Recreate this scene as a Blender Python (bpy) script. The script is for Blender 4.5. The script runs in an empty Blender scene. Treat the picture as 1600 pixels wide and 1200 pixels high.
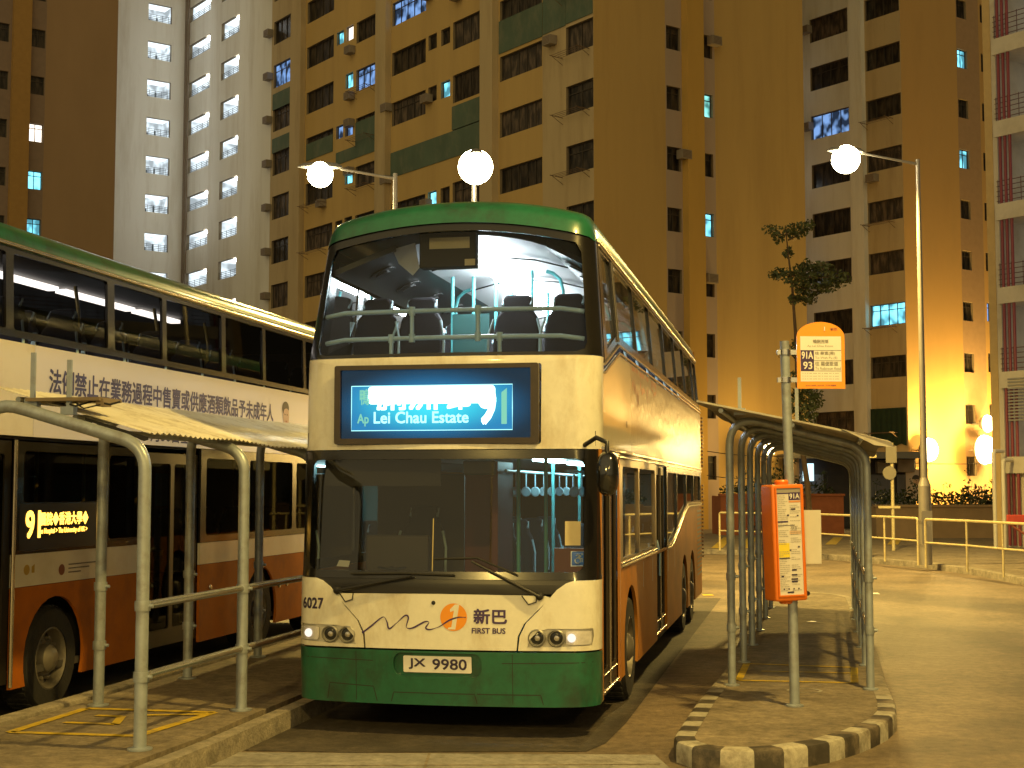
import bpy, bmesh, math, random
from mathutils import Vector, Matrix
from mathutils.geometry import tessellate_polygon
random.seed(7)
R = math.radians
PI = math.pi
sc = bpy.context.scene
COL = sc.collection

# ------------------------------------------------------------------ camera
EYE = 1.95
PITCH = math.atan(165 / 2250.0)
cam = bpy.data.cameras.new('camera')
cam.sensor_width = 36.0
cam.lens = 36.0 * 2250 / 1600
cam.clip_start = 0.05
cam.clip_end = 600
camo = bpy.data.objects.new('camera', cam)
camo.location = (0, 0, EYE)
camo.rotation_euler = (PI / 2 + PITCH, 0, 0)
COL.objects.link(camo)
sc.camera = camo

# ------------------------------------------------------------------ world and exposure
sc.view_settings.view_transform = 'Standard'
sc.view_settings.look = 'None'
sc.view_settings.exposure = 0.14
sc.view_settings.gamma = 1.0
sc.view_settings.use_curve_mapping = False
try:
    sc.cycles.max_bounces = 6
    sc.cycles.transparent_max_bounces = 16
    sc.cycles.sample_clamp_indirect = 3.0
    sc.cycles.use_denoising = True
except Exception:
    pass
w = bpy.data.worlds.new('World')
sc.world = w
w.use_nodes = True
nt = w.node_tree
bg = nt.nodes['Background']
# a night sky lit by the town: a dim warm dome, brighter low down behind the camera where the lit streets are
wt = nt.nodes.new('ShaderNodeTexCoord')
wd = nt.nodes.new('ShaderNodeVectorMath'); wd.operation = 'DOT_PRODUCT'
wd.inputs[1].default_value = Vector((-0.36, -0.88, 0.30)).normalized()
nt.links.new(wt.outputs['Generated'], wd.inputs[0])
wm = nt.nodes.new('ShaderNodeMapRange'); wm.interpolation_type = 'SMOOTHERSTEP'
wm.inputs['From Min'].default_value = -0.1
wm.inputs['From Max'].default_value = 0.98
nt.links.new(wd.outputs['Value'], wm.inputs['Value'])
wx = nt.nodes.new('ShaderNodeMix'); wx.data_type = 'RGBA'
wx.inputs['A'].default_value = (0.045, 0.034, 0.017, 1)
wx.inputs['B'].default_value = (0.60, 0.475, 0.235, 1)
nt.links.new(wm.outputs['Result'], wx.inputs['Factor'])
nt.links.new(wx.outputs['Result'], bg.inputs['Color'])
bg.inputs['Strength'].default_value = 1.0

SODIUM = (1.0, 0.68, 0.17)

# ------------------------------------------------------------------ pixel <-> place helpers (used to take distances off the photograph)
def ray(u, v):
    x = (u - 800) / 2250.0
    z = (600 - v) / 2250.0
    return Vector((x, math.cos(PITCH) - z * math.sin(PITCH), math.sin(PITCH) + z * math.cos(PITCH)))
def gp(u, v, z=0.0):
    d = ray(u, v)
    t = (z - EYE) / d.z
    return (d.x * t, d.y * t)
def proj(x, y, z):
    z -= EYE
    yc = y * math.cos(PITCH) + z * math.sin(PITCH)
    zc = -y * math.sin(PITCH) + z * math.cos(PITCH)
    if yc < 0.1:
        return (-9999, -9999)
    return (800 + 2250 * x / yc, 600 - 2250 * zc / yc)

# ------------------------------------------------------------------ materials
MATS = {}
def pm(name, col, rough=0.6, metal=0.0, var=0.12, scale=3.0, bump=0.0, bscale=30.0, coat=0.0, tint=None, tscale=1.0, tamt=0.0, stretch=(1, 1, 1), rnd=0.0, spec=0.5, fine=0.0):
    if name in MATS:
        return MATS[name]
    m = bpy.data.materials.new(name)
    m.use_nodes = True
    n = m.node_tree
    b = n.nodes['Principled BSDF']
    b.inputs['Specular IOR Level'].default_value = spec
    b.inputs['Roughness'].default_value = rough
    b.inputs['Metallic'].default_value = metal
    b.inputs['Coat Weight'].default_value = coat
    b.inputs['Coat Roughness'].default_value = 0.08
    tc = n.nodes.new('ShaderNodeTexCoord')
    mp = n.nodes.new('ShaderNodeMapping')
    mp.inputs['Scale'].default_value = stretch
    n.links.new(tc.outputs['Object'], mp.inputs['Vector'])
    nz = n.nodes.new('ShaderNodeTexNoise')
    nz.inputs['Scale'].default_value = scale
    nz.inputs['Detail'].default_value = 6
    nz.inputs['Roughness'].default_value = 0.62
    n.links.new(mp.outputs['Vector'], nz.inputs['Vector'])
    mix = n.nodes.new('ShaderNodeMix')
    mix.data_type = 'RGBA'
    lo = [max(0, c * (1 - var * 1.6)) for c in col[:3]] + [1]
    hi = [min(1, c * (1 + var * 1.6)) for c in col[:3]] + [1]
    mix.inputs['A'].default_value = lo
    mix.inputs['B'].default_value = hi
    n.links.new(nz.outputs['Fac'], mix.inputs['Factor'])
    out = mix.outputs['Result']
    if tint is not None:
        nz2 = n.nodes.new('ShaderNodeTexNoise')
        nz2.inputs['Scale'].default_value = tscale
        nz2.inputs['Detail'].default_value = 8
        nz2.inputs['Roughness'].default_value = 0.7
        n.links.new(mp.outputs['Vector'], nz2.inputs['Vector'])
        rp = n.nodes.new('ShaderNodeValToRGB')
        rp.color_ramp.elements[0].position = 0.48
        rp.color_ramp.elements[0].color = (0, 0, 0, 1)
        rp.color_ramp.elements[1].position = 0.68
        rp.color_ramp.elements[1].color = (tamt, tamt, tamt, 1)
        n.links.new(nz2.outputs['Fac'], rp.inputs['Fac'])
        mx = n.nodes.new('ShaderNodeMix')
        mx.data_type = 'RGBA'
        n.links.new(rp.outputs['Color'], mx.inputs['Factor'])
        n.links.new(out, mx.inputs['A'])
        mx.inputs['B'].default_value = tuple(tint[:3]) + (1,)
        out = mx.outputs['Result']
    if fine:
        nf = n.nodes.new('ShaderNodeTexNoise')
        nf.inputs['Scale'].default_value = 9.0
        nf.inputs['Detail'].default_value = 4
        nf.inputs['Roughness'].default_value = 0.8
        n.links.new(tc.outputs['Object'], nf.inputs['Vector'])
        fr_ = n.nodes.new('ShaderNodeMapRange')
        fr_.inputs['From Min'].default_value = 0.3
        fr_.inputs['From Max'].default_value = 0.7
        fr_.inputs['To Min'].default_value = 1 - fine
        fr_.inputs['To Max'].default_value = 1 + fine
        n.links.new(nf.outputs['Fac'], fr_.inputs['Value'])
        hf = n.nodes.new('ShaderNodeHueSaturation')
        n.links.new(fr_.outputs['Result'], hf.inputs['Value'])
        n.links.new(out, hf.inputs['Color'])
        out = hf.outputs['Color']
    if rnd:
        oi = n.nodes.new('ShaderNodeObjectInfo')
        mr = n.nodes.new('ShaderNodeMapRange')
        mr.inputs['To Min'].default_value = 1 - rnd
        mr.inputs['To Max'].default_value = 1 + rnd
        n.links.new(oi.outputs['Random'], mr.inputs['Value'])
        hs = n.nodes.new('ShaderNodeHueSaturation')
        n.links.new(mr.outputs['Result'], hs.inputs['Value'])
        n.links.new(out, hs.inputs['Color'])
        out = hs.outputs['Color']
    n.links.new(out, b.inputs['Base Color'])
    if bump:
        nb = n.nodes.new('ShaderNodeTexNoise')
        nb.inputs['Scale'].default_value = bscale
        nb.inputs['Detail'].default_value = 5
        n.links.new(tc.outputs['Object'], nb.inputs['Vector'])
        bp = n.nodes.new('ShaderNodeBump')
        bp.inputs['Strength'].default_value = bump
        bp.inputs['Distance'].default_value = 0.02
        n.links.new(nb.outputs['Fac'], bp.inputs['Height'])
        n.links.new(bp.outputs['Normal'], b.inputs['Normal'])
    MATS[name] = m
    return m

def emit(name, col, s, var=0.0, scale=3.0, stretch=(1, 1, 1), rnd=0.0):
    if name in MATS:
        return MATS[name]
    m = bpy.data.materials.new(name)
    m.use_nodes = True
    n = m.node_tree
    b = n.nodes['Principled BSDF']
    b.inputs['Base Color'].default_value = (0.02, 0.02, 0.02, 1)
    b.inputs['Roughness'].default_value = 0.6
    b.inputs['Specular IOR Level'].default_value = 0.0
    b.inputs['Emission Strength'].default_value = s
    b.inputs['Emission Color'].default_value = tuple(col) + (1,)
    if var:
        tc = n.nodes.new('ShaderNodeTexCoord')
        mp = n.nodes.new('ShaderNodeMapping')
        mp.inputs['Scale'].default_value = stretch
        oi = n.nodes.new('ShaderNodeObjectInfo')
        ml = n.nodes.new('ShaderNodeMath')
        ml.operation = 'MULTIPLY'
        ml.inputs[1].default_value = 40.0
        n.links.new(oi.outputs['Random'], ml.inputs[0])
        n.links.new(ml.outputs[0], mp.inputs['Location'])
        nz = n.nodes.new('ShaderNodeTexNoise')
        nz.inputs['Scale'].default_value = scale
        nz.inputs['Detail'].default_value = 1
        n.links.new(tc.outputs['Object'], mp.inputs['Vector'])
        n.links.new(mp.outputs['Vector'], nz.inputs['Vector'])
        rp = n.nodes.new('ShaderNodeValToRGB')
        rp.color_ramp.elements[0].position = 0.38
        k = 1 - var
        rp.color_ramp.elements[0].color = (col[0] * k, col[1] * k, col[2] * k, 1)
        rp.color_ramp.elements[1].position = 0.6
        rp.color_ramp.elements[1].color = tuple(col) + (1,)
        n.links.new(nz.outputs['Fac'], rp.inputs['Fac'])
        n.links.new(rp.outputs['Color'], b.inputs['Emission Color'])
    MATS[name] = m
    return m

def glass(name, tint, refl=0.9, base=0.05, dirt=0.0):
    if name in MATS:
        return MATS[name]
    m = bpy.data.materials.new(name)
    m.use_nodes = True
    n = m.node_tree
    n.nodes.remove(n.nodes['Principled BSDF'])
    out = n.nodes['Material Output']
    tr = n.nodes.new('ShaderNodeBsdfTransparent')
    tr.inputs['Color'].default_value = tuple(tint) + (1,)
    gl = n.nodes.new('ShaderNodeBsdfGlossy')
    gl.inputs['Roughness'].default_value = 0.015
    gl.inputs['Color'].default_value = (refl, refl, refl, 1)
    fr = n.nodes.new('ShaderNodeFresnel')
    fr.inputs['IOR'].default_value = 1.5
    ad = n.nodes.new('ShaderNodeMath')
    ad.inputs[1].default_value = base
    n.links.new(fr.outputs[0], ad.inputs[0])
    mx = n.nodes.new('ShaderNodeMixShader')
    n.links.new(ad.outputs[0], mx.inputs[0])
    n.links.new(tr.outputs[0], mx.inputs[1])
    n.links.new(gl.outputs[0], mx.inputs[2])
    last = mx.outputs[0]
    if dirt:
        df = n.nodes.new('ShaderNodeBsdfDiffuse')
        df.inputs['Color'].default_value = (0.32, 0.29, 0.24, 1)
        tc = n.nodes.new('ShaderNodeTexCoord')
        nz = n.nodes.new('ShaderNodeTexNoise')
        nz.inputs['Scale'].default_value = 2.5
        nz.inputs['Detail'].default_value = 8
        n.links.new(tc.outputs['Object'], nz.inputs['Vector'])
        mu = n.nodes.new('ShaderNodeMath')
        mu.operation = 'MULTIPLY'
        mu.inputs[1].default_value = dirt * 2
        n.links.new(nz.outputs['Fac'], mu.inputs[0])
        m2 = n.nodes.new('ShaderNodeMixShader')
        n.links.new(mu.outputs[0], m2.inputs[0])
        n.links.new(last, m2.inputs[1])
        n.links.new(df.outputs[0], m2.inputs[2])
        last = m2.outputs[0]
    n.links.new(last, out.inputs['Surface'])
    MATS[name] = m
    return m

def curtain_mat(name, dark, light, rough=0.5, spec=0.5):
    """a dark room behind glass: folds of curtain and vague shapes that differ from window to window"""
    m = bpy.data.materials.new(name)
    m.use_nodes = True
    n = m.node_tree
    b = n.nodes['Principled BSDF']
    b.inputs['Roughness'].default_value = rough
    tc = n.nodes.new('ShaderNodeTexCoord')
    oi = n.nodes.new('ShaderNodeObjectInfo')
    ml = n.nodes.new('ShaderNodeMath')
    ml.operation = 'MULTIPLY'
    ml.inputs[1].default_value = 57.0
    n.links.new(oi.outputs['Random'], ml.inputs[0])
    mp = n.nodes.new('ShaderNodeMapping')
    mp.inputs['Scale'].default_value = (3.2, 1, 0.9)
    n.links.new(ml.outputs[0], mp.inputs['Location'])
    n.links.new(tc.outputs['Object'], mp.inputs['Vector'])
    nz = n.nodes.new('ShaderNodeTexNoise')
    nz.inputs['Scale'].default_value = 1.6
    nz.inputs['Detail'].default_value = 4
    n.links.new(mp.outputs['Vector'], nz.inputs['Vector'])
    rp = n.nodes.new('ShaderNodeValToRGB')
    e = rp.color_ramp.elements
    e[0].position = 0.42
    e[0].color = tuple(dark) + (1,)
    e[1].position = 0.66
    e[1].color = tuple(light) + (1,)
    n.links.new(nz.outputs['Fac'], rp.inputs['Fac'])
    n.links.new(rp.outputs['Color'], b.inputs['Base Color'])
    MATS[name] = m
    return m

# ------------------------------------------------------------------ mesh collector
class MB:
    def __init__(s):
        s.v = []; s.f = []; s.m = []; s.mat = 0
    def add(s, vs, fs):
        o = len(s.v)
        s.v += [tuple(p) for p in vs]
        for f in fs:
            s.f.append([i + o for i in f]); s.m.append(s.mat)
        return s
    def box(s, x0, y0, z0, x1, y1, z1):
        if x0 > x1: x0, x1 = x1, x0
        if y0 > y1: y0, y1 = y1, y0
        if z0 > z1: z0, z1 = z1, z0
        v = [(x0, y0, z0), (x1, y0, z0), (x1, y1, z0), (x0, y1, z0), (x0, y0, z1), (x1, y0, z1), (x1, y1, z1), (x0, y1, z1)]
        return s.add(v, [(0, 3, 2, 1), (4, 5, 6, 7), (0, 1, 5, 4), (1, 2, 6, 5), (2, 3, 7, 6), (3, 0, 4, 7)])
    def quad(s, a, b, c, d):
        return s.add([a, b, c, d], [(0, 1, 2, 3)])
    def tube(s, pts, r, n=10, cap=True):
        pts = [Vector(p) for p in pts]
        rs = r if isinstance(r, (list, tuple)) else [r] * len(pts)
        vs = []; fs = []
        up = None
        for i, p in enumerate(pts):
            if i == 0: d = pts[1] - p
            elif i == len(pts) - 1: d = p - pts[i - 1]
            else: d = (pts[i + 1] - p).normalized() + (p - pts[i - 1]).normalized()
            d.normalize()
            if up is None:
                up = Vector((0, 0, 1)) if abs(d.z) < 0.9 else Vector((0, 1, 0))
                up = (up - d * up.dot(d)).normalized()
            else:
                up = (up - d * up.dot(d)).normalized()
            side = d.cross(up)
            for k in range(n):
                a = 2 * PI * k / n
                vs.append(p + (up * math.cos(a) + side * math.sin(a)) * rs[i])
        for i in range(len(pts) - 1):
            for k in range(n):
                k2 = (k + 1) % n
                fs.append((i * n + k, i * n + k2, (i + 1) * n + k2, (i + 1) * n + k))
        if cap:
            fs.append(tuple(range(n))[::-1])
            fs.append(tuple((len(pts) - 1) * n + k for k in range(n)))
        return s.add(vs, fs)
    def lathe(s, prof, c, axis='z', n=24, cap=True):
        """prof: list of (r, h); revolved about axis through c"""
        vs = []; fs = []
        for (r, h) in prof:
            for k in range(n):
                a = 2 * PI * k / n
                p, q = r * math.cos(a), r * math.sin(a)
                if axis == 'z': v = (c[0] + p, c[1] + q, c[2] + h)
                elif axis == 'x': v = (c[0] + h, c[1] + p, c[2] + q)
                else: v = (c[0] + p, c[1] + h, c[2] + q)
                vs.append(v)
        for i in range(len(prof) - 1):
            for k in range(n):
                k2 = (k + 1) % n
                fs.append((i * n + k, i * n + k2, (i + 1) * n + k2, (i + 1) * n + k))
        if cap and prof[0][0] > 1e-4: fs.append(tuple(range(n))[::-1])
        if cap and prof[-1][0] > 1e-4: fs.append(tuple((len(prof) - 1) * n + k for k in range(n)))
        return s.add(vs, fs)
    def prism(s, poly, z0, z1):
        """flat polygon in x,y extruded in z"""
        n = len(poly)
        tris = tessellate_polygon([[Vector((p[0], p[1], 0)) for p in poly]])
        vs = [(p[0], p[1], z1) for p in poly] + [(p[0], p[1], z0) for p in poly]
        fs = []
        for t in tris:
            fs.append(tuple(t)); fs.append(tuple(i + n for i in reversed(t)))
        for i in range(n):
            j = (i + 1) % n
            fs.append((i, j, j + n, i + n))
        return s.add(vs, fs)
    def sheet(s, poly, z):
        tris = tessellate_polygon([[Vector((p[0], p[1], 0)) for p in poly]])
        return s.add([(p[0], p[1], z) for p in poly], [tuple(t) for t in tris])
    def build(s, name, mats, parent=None, smooth=None, bevel=0.0, loc=None, fixn=True):
        me = bpy.data.meshes.new(name)
        me.from_pydata(s.v, [], s.f)
        if not isinstance(mats, (list, tuple)): mats = [mats]
        for m in mats: me.materials.append(m)
        me.polygons.foreach_set('material_index', s.m)
        if fixn:
            bm = bmesh.new(); bm.from_mesh(me)
            bmesh.ops.recalc_face_normals(bm, faces=bm.faces)
            bm.to_mesh(me); bm.free()
        if smooth:
            me.polygons.foreach_set('use_smooth', [True] * len(me.polygons))
            me.set_sharp_from_angle(angle=R(smooth))
        me.update()
        o = bpy.data.objects.new(name, me)
        COL.objects.link(o)
        if parent is not None: o.parent = parent
        if loc is not None: o.location = loc
        if bevel:
            md = o.modifiers.new('bevel', 'BEVEL')
            md.width = bevel; md.segments = 2; md.limit_method = 'ANGLE'
        return o

def tag(o, label=None, cat=None, group=None, kind=None):
    if label: o['label'] = label
    if cat: o['category'] = cat
    if group: o['group'] = group
    if kind: o['kind'] = kind
    return o
def empty(name, loc=(0, 0, 0), rz=0.0):
    o = bpy.data.objects.new(name, None)
    o.location = loc
    o.rotation_euler = (0, 0, rz)
    o.empty_display_size = 0.2
    COL.objects.link(o)
    return o
def copy_tree(o, parent=None):
    c = o.copy(); COL.objects.link(c); c.parent = parent
    for ch in list(o.children): copy_tree(ch, c)
    return c
def clone(o, parent, loc=(0, 0, 0)):
    c = o.copy(); COL.objects.link(c); c.parent = parent; c.location = loc
    for ch in list(o.children):
        d = ch.copy(); COL.objects.link(d); d.parent = c
    return c

def rrect(x0, z0, x1, z1, r, n=5):
    pts = []
    for cx, cz, a0 in ((x1 - r, z0 + r, -90), (x1 - r, z1 - r, 0), (x0 + r, z1 - r, 90), (x0 + r, z0 + r, 180)):
        for k in range(n + 1):
            a = R(a0 + 90 * k / n)
            pts.append((cx + r * math.cos(a), cz + r * math.sin(a)))
    return pts

def panel(name, outline, mapf, mat, parent, holes=(), thick=0.0, xs=(), zs=(), d0=0.0, smooth=35):
    """flat outline with holes in (a, z), cut along xs and zs, then laid on a curved surface by mapf(a, z, depth)"""
    loops = [[Vector((p[0], p[1], 0)) for p in outline]] + [[Vector((p[0], p[1], 0)) for p in h] for h in holes]
    flat = [v for l in loops for v in l]
    bm = bmesh.new()
    bv = [bm.verts.new(v) for v in flat]
    for t in tessellate_polygon(loops):
        try: bm.faces.new([bv[i] for i in t])
        except ValueError: pass
    for x in xs:
        bmesh.ops.bisect_plane(bm, geom=bm.verts[:] + bm.edges[:] + bm.faces[:], plane_co=(x, 0, 0), plane_no=(1, 0, 0), dist=1e-5)
    for z in zs:
        bmesh.ops.bisect_plane(bm, geom=bm.verts[:] + bm.edges[:] + bm.faces[:], plane_co=(0, z, 0), plane_no=(0, 1, 0), dist=1e-5)
    bmesh.ops.remove_doubles(bm, verts=bm.verts, dist=1e-5)
    bm.verts.index_update()
    co = [v.co.copy() for v in bm.verts]
    faces = [[v.index for v in f.verts] for f in bm.faces]
    bound = [(e.verts[0].index, e.verts[1].index) for e in bm.edges if len(e.link_faces) == 1]
    bm.free()
    mb = MB()
    n = len(co)
    vs = [mapf(c.x, c.y, d0) for c in co]
    fs = [tuple(f) for f in faces]
    if thick:
        vs += [mapf(c.x, c.y, d0 + thick) for c in co]
        fs += [tuple(i + n for i in reversed(f)) for f in faces]
        fs += [(a, b, b + n, a + n) for a, b in bound]
    mb.add(vs, fs)
    return mb.build(name, mat, parent, smooth=smooth)

def text_mesh(s, width=None, height=None, spacing=1.0):
    c = bpy.data.curves.new('lettering', 'FONT')
    c.body = s
    c.space_character = spacing
    c.resolution_u = 3
    o = bpy.data.objects.new('lettering', c)
    COL.objects.link(o)
    bpy.context.view_layer.update()
    dg = bpy.context.evaluated_depsgraph_get()
    me = bpy.data.meshes.new_from_object(o.evaluated_get(dg))
    vs = [v.co.copy() for v in me.vertices]
    fs = [list(p.vertices) for p in me.polygons]
    bpy.data.objects.remove(o); bpy.data.curves.remove(c); bpy.data.meshes.remove(me)
    x0 = min(v.x for v in vs); x1 = max(v.x for v in vs); y0 = min(v.y for v in vs); y1 = max(v.y for v in vs)
    kx = width / (x1 - x0) if width else None
    ky = height / (y1 - y0) if height else kx
    if kx is None: kx = ky
    return [((v.x - x0) * kx, (v.y - y0) * ky) for v in vs], fs
def text(s, a, z, mapf, mat, parent, name='lettering', width=None, height=None, d=-0.003, flip=False, bold=0.0, mb=None, spacing=1.0):
    vs, fs = text_mesh(s, width, height, spacing)
    W = max(v[0] for v in vs)
    own = mb is None
    if own: mb = MB()
    offs = [(0, 0)] if not bold else [(0, 0, 0), (bold, 0, 1), (0, bold, 2), (bold, bold, 3)]
    for k, of in enumerate(offs):
        q = [mapf(a + ((W - x) if flip else x) + of[0], z + y + of[1], d - 0.0004 * k) for x, y in vs]
        mb.add(q, fs)
    if own: return mb.build(name, mat, parent, fixn=False)
    return mb
def flat_map(P, ax, up=(0, 0, 1), nrm=(0, -1, 0)):
    P = Vector(P); ax = Vector(ax); up = Vector(up); nrm = Vector(nrm)
    return lambda a, z, d: P + ax * a + up * z - nrm * d

# common materials
M_blackplast = pm('black_plastic', (0.012, 0.011, 0.010), 0.35, var=0.2)
M_rubber = pm('black_rubber', (0.015, 0.014, 0.013), 0.75, var=0.3, scale=20)
M_galv = pm('grey_painted_steel', (0.32, 0.36, 0.40), 0.38, 0.35, var=0.18, scale=9, tint=(0.16, 0.13, 0.10), tscale=6, tamt=0.5)
M_chrome = pm('bright_metal', (0.62, 0.60, 0.56), 0.2, 1.0, var=0.1)
M_white = pm('white_board', (0.72, 0.70, 0.66), 0.5, var=0.05)
M_dark = pm('dark_print', (0.03, 0.02, 0.06), 0.5, var=0.05)
# ------------------------------------------------------------------ ground
M_road = pm('asphalt_and_old_concrete_road', (0.20, 0.152, 0.102), 0.6, var=0.42, scale=0.8, bump=0.5, bscale=60, fine=0.45, tint=(0.085, 0.068, 0.05), tscale=0.30, tamt=0.95)
M_bayground = pm('dark_bay_ground', (0.050, 0.040, 0.030), 0.7, fine=0.5, var=0.35, scale=1.6, bump=0.4, bscale=60, tint=(0.11, 0.088, 0.065), tscale=0.9, tamt=0.7)  # darker mottled tone for the ground of the bus bays
M_apron = pm('pale_concrete_apron', (0.25, 0.235, 0.21), 0.85, fine=0.35, var=0.2, scale=2.2, bump=0.4, bscale=70, tint=(0.14, 0.12, 0.10), tscale=1.6, tamt=0.7)
M_pave = pm('worn_concrete_pavement', (0.20, 0.162, 0.112), 0.85, fine=0.45, var=0.3, scale=1.8, bump=0.5, bscale=45, tint=(0.09, 0.072, 0.05), tscale=1.1, tamt=0.7)
M_kerb = pm('kerb_concrete', (0.27, 0.235, 0.18), 0.85, fine=0.3, var=0.3, scale=5, bump=0.6, bscale=40, tint=(0.10, 0.085, 0.06), tscale=4, tamt=0.6)
M_kw = pm('worn_white_paint', (0.35, 0.325, 0.265), 0.7, var=0.25, scale=5, tint=(0.15, 0.12, 0.085), tscale=4, tamt=1.0, fine=0.3)
M_kb = pm('worn_black_paint', (0.045, 0.038, 0.03), 0.6, var=0.3, scale=5, tint=(0.17, 0.135, 0.095), tscale=4, tamt=0.95, fine=0.3)
M_yel = pm('worn_yellow_paint', (0.55, 0.38, 0.02), 0.7, var=0.2, scale=6, tint=(0.22, 0.17, 0.09), tscale=7, tamt=0.95)

# the sweep that turning buses have polished and darkened round the island
n_ = M_road.node_tree; bs = n_.nodes['Principled BSDF']
src = bs.inputs['Base Color'].links[0].from_socket
tc_ = n_.nodes.new('ShaderNodeTexCoord'); mp_ = n_.nodes.new('ShaderNodeMapping')
mp_.inputs['Location'].default_value = (-1.2, -18.5, 0); mp_.inputs['Scale'].default_value = (1.0, 1.0, 1.0)
n_.links.new(tc_.outputs['Object'], mp_.inputs['Vector'])
nw = n_.nodes.new('ShaderNodeTexNoise'); nw.inputs['Scale'].default_value = 0.5; nw.inputs['Detail'].default_value = 5
n_.links.new(tc_.outputs['Object'], nw.inputs['Vector'])
mp_.vector_type = 'POINT'
le = n_.nodes.new('ShaderNodeVectorMath'); le.operation = 'LENGTH'
sc2 = n_.nodes.new('ShaderNodeVectorMath'); sc2.operation = 'MULTIPLY'; sc2.inputs[1].default_value = (1.0, 0.62, 0)
n_.links.new(mp_.outputs['Vector'], sc2.inputs[0]); n_.links.new(sc2.outputs['Vector'], le.inputs[0])
wa_ = n_.nodes.new('ShaderNodeMath'); wa_.operation = 'MULTIPLY_ADD'; wa_.inputs[1].default_value = 1.6
n_.links.new(nw.outputs['Fac'], wa_.inputs[0]); n_.links.new(le.outputs['Value'], wa_.inputs[2])
dv = n_.nodes.new('ShaderNodeMath'); dv.operation = 'DIVIDE'; dv.inputs[1].default_value = 14.0
n_.links.new(wa_.outputs[0], dv.inputs[0])
rp_ = n_.nodes.new('ShaderNodeValToRGB'); cr = rp_.color_ramp; cr.interpolation = 'EASE'
cr.elements[0].position = 0.0; cr.elements[0].color = (1, 1, 1, 1)
cr.elements[1].position = 1.0; cr.elements[1].color = (1, 1, 1, 1)
for p_, v_ in ((.36, 1.0), (.42, .62), (.47, .95), (.53, 1.05), (.58, .55), (.64, .62), (.70, 1.0)):
    e_ = cr.elements.new(p_); e_.color = (v_, v_, v_, 1)
n_.links.new(dv.outputs[0], rp_.inputs['Fac'])
mu_ = n_.nodes.new('ShaderNodeMix'); mu_.data_type = 'RGBA'; mu_.blend_type = 'MULTIPLY'; mu_.inputs['Factor'].default_value = 1.0
n_.links.new(src, mu_.inputs['A']); n_.links.new(rp_.outputs['Color'], mu_.inputs['B']); n_.links.new(mu_.outputs['Result'], bs.inputs['Base Color'])
g = MB(); g.box(-250, -60, -1.0, 250, 300, 0)
tag(g.build('road', M_road), kind='structure')
# darker standing bays of the buses, and the pale apron in front of them
ax = (math.sin(R(11.2)), math.cos(R(11.2)))
def along(p, t, s=0.0):
    return (p[0] + ax[0] * t + ax[1] * s, p[1] + ax[1] * t - ax[0] * s)
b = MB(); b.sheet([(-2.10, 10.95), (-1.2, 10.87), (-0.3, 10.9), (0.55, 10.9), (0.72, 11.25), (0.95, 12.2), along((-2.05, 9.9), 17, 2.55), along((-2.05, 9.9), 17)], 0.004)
b.sheet([along((-7.2, 8.0), 0), along((-7.2, 8.0), 0, 3.3), along((-7.2, 8.0), 17, 3.3), along((-7.2, 8.0), 17)], 0.004)
tag(b.build('bus_bay', M_bayground), kind='structure')
a_ = MB(); a_.sheet([(-2.17, 10.85), (-2.9, 5.5), (1.3, 5.5), (1.12, 10.1), (1.05, 10.75)], 0.008)
tag(a_.build('apron', M_apron), kind='structure')
j_ = MB(); j_.quad((-2.7, 10.28, 0.0105), (1.05, 10.36, 0.0105), (1.05, 10.385, 0.0105), (-2.7, 10.305, 0.0105)); j_.quad((-0.62, 5.5, 0.011), (-0.6, 5.5, 0.011), (-0.6, 10.8, 0.011), (-0.62, 10.8, 0.011))
tag(j_.build('apron_joint', M_pave), kind='structure')

def kerb_run(name, pts, closed, w, h, painted=None, seg=0.30, z0=0.0, parent=None):
    """kerb stones along pts (the outer edge); inner edge lies to the left of the run"""
    P = [Vector((p[0], p[1])) for p in pts]
    # resample
    out = [P[0]]; acc = 0
    L = [0]
    for i in range(1, len(P)): L.append(L[-1] + (P[i] - P[i - 1]).length)
    def at(s):
        s = max(0, min(L[-1], s))
        for i in range(1, len(P)):
            if s <= L[i] + 1e-9:
                k = (s - L[i - 1]) / max(1e-9, L[i] - L[i - 1])
                return P[i - 1].lerp(P[i], k)
        return P[-1]
    n = max(1, int(L[-1] / seg))
    mb = MB()
    S = [L[-1] * i / n for i in range(n + 1)]
    Q = [at(s) for s in S]
    N = []
    for i in range(n + 1):
        a = Q[max(0, i - 1)]; c = Q[min(n, i + 1)]
        d = (c - a).normalized(); N.append(Vector((-d.y, d.x)))
    r = 0.03
    prof = [(0, z0 - 0.05), (0.0, h - r), (r * 0.3, h - r * 0.3), (r, h), (w, h), (w, z0 - 0.05)]
    for i in range(n):
        mb.mat = 0
        if painted and painted[0] <= S[i] <= painted[1]: mb.mat = 1 + (i % 2)
        vs = []
        for j, q, nn in ((0, Q[i], N[i]), (1, Q[i + 1], N[i + 1])):
            for (o, z) in prof:
                p = q + nn * o
                vs.append((p.x, p.y, z))
        m = len(prof)
        mb.add(vs, [(k, k + 1, m + k + 1, m + k) for k in range(m - 1)])
    o = mb.build(name, [M_kerb, M_kw, M_kb], smooth=40)
    tag(o, kind='structure')
    inner = [(Q[i] + N[i] * (w - 0.002)) for i in range(n + 1)]
    return [(p.x, p.y) for p in inner]

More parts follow.
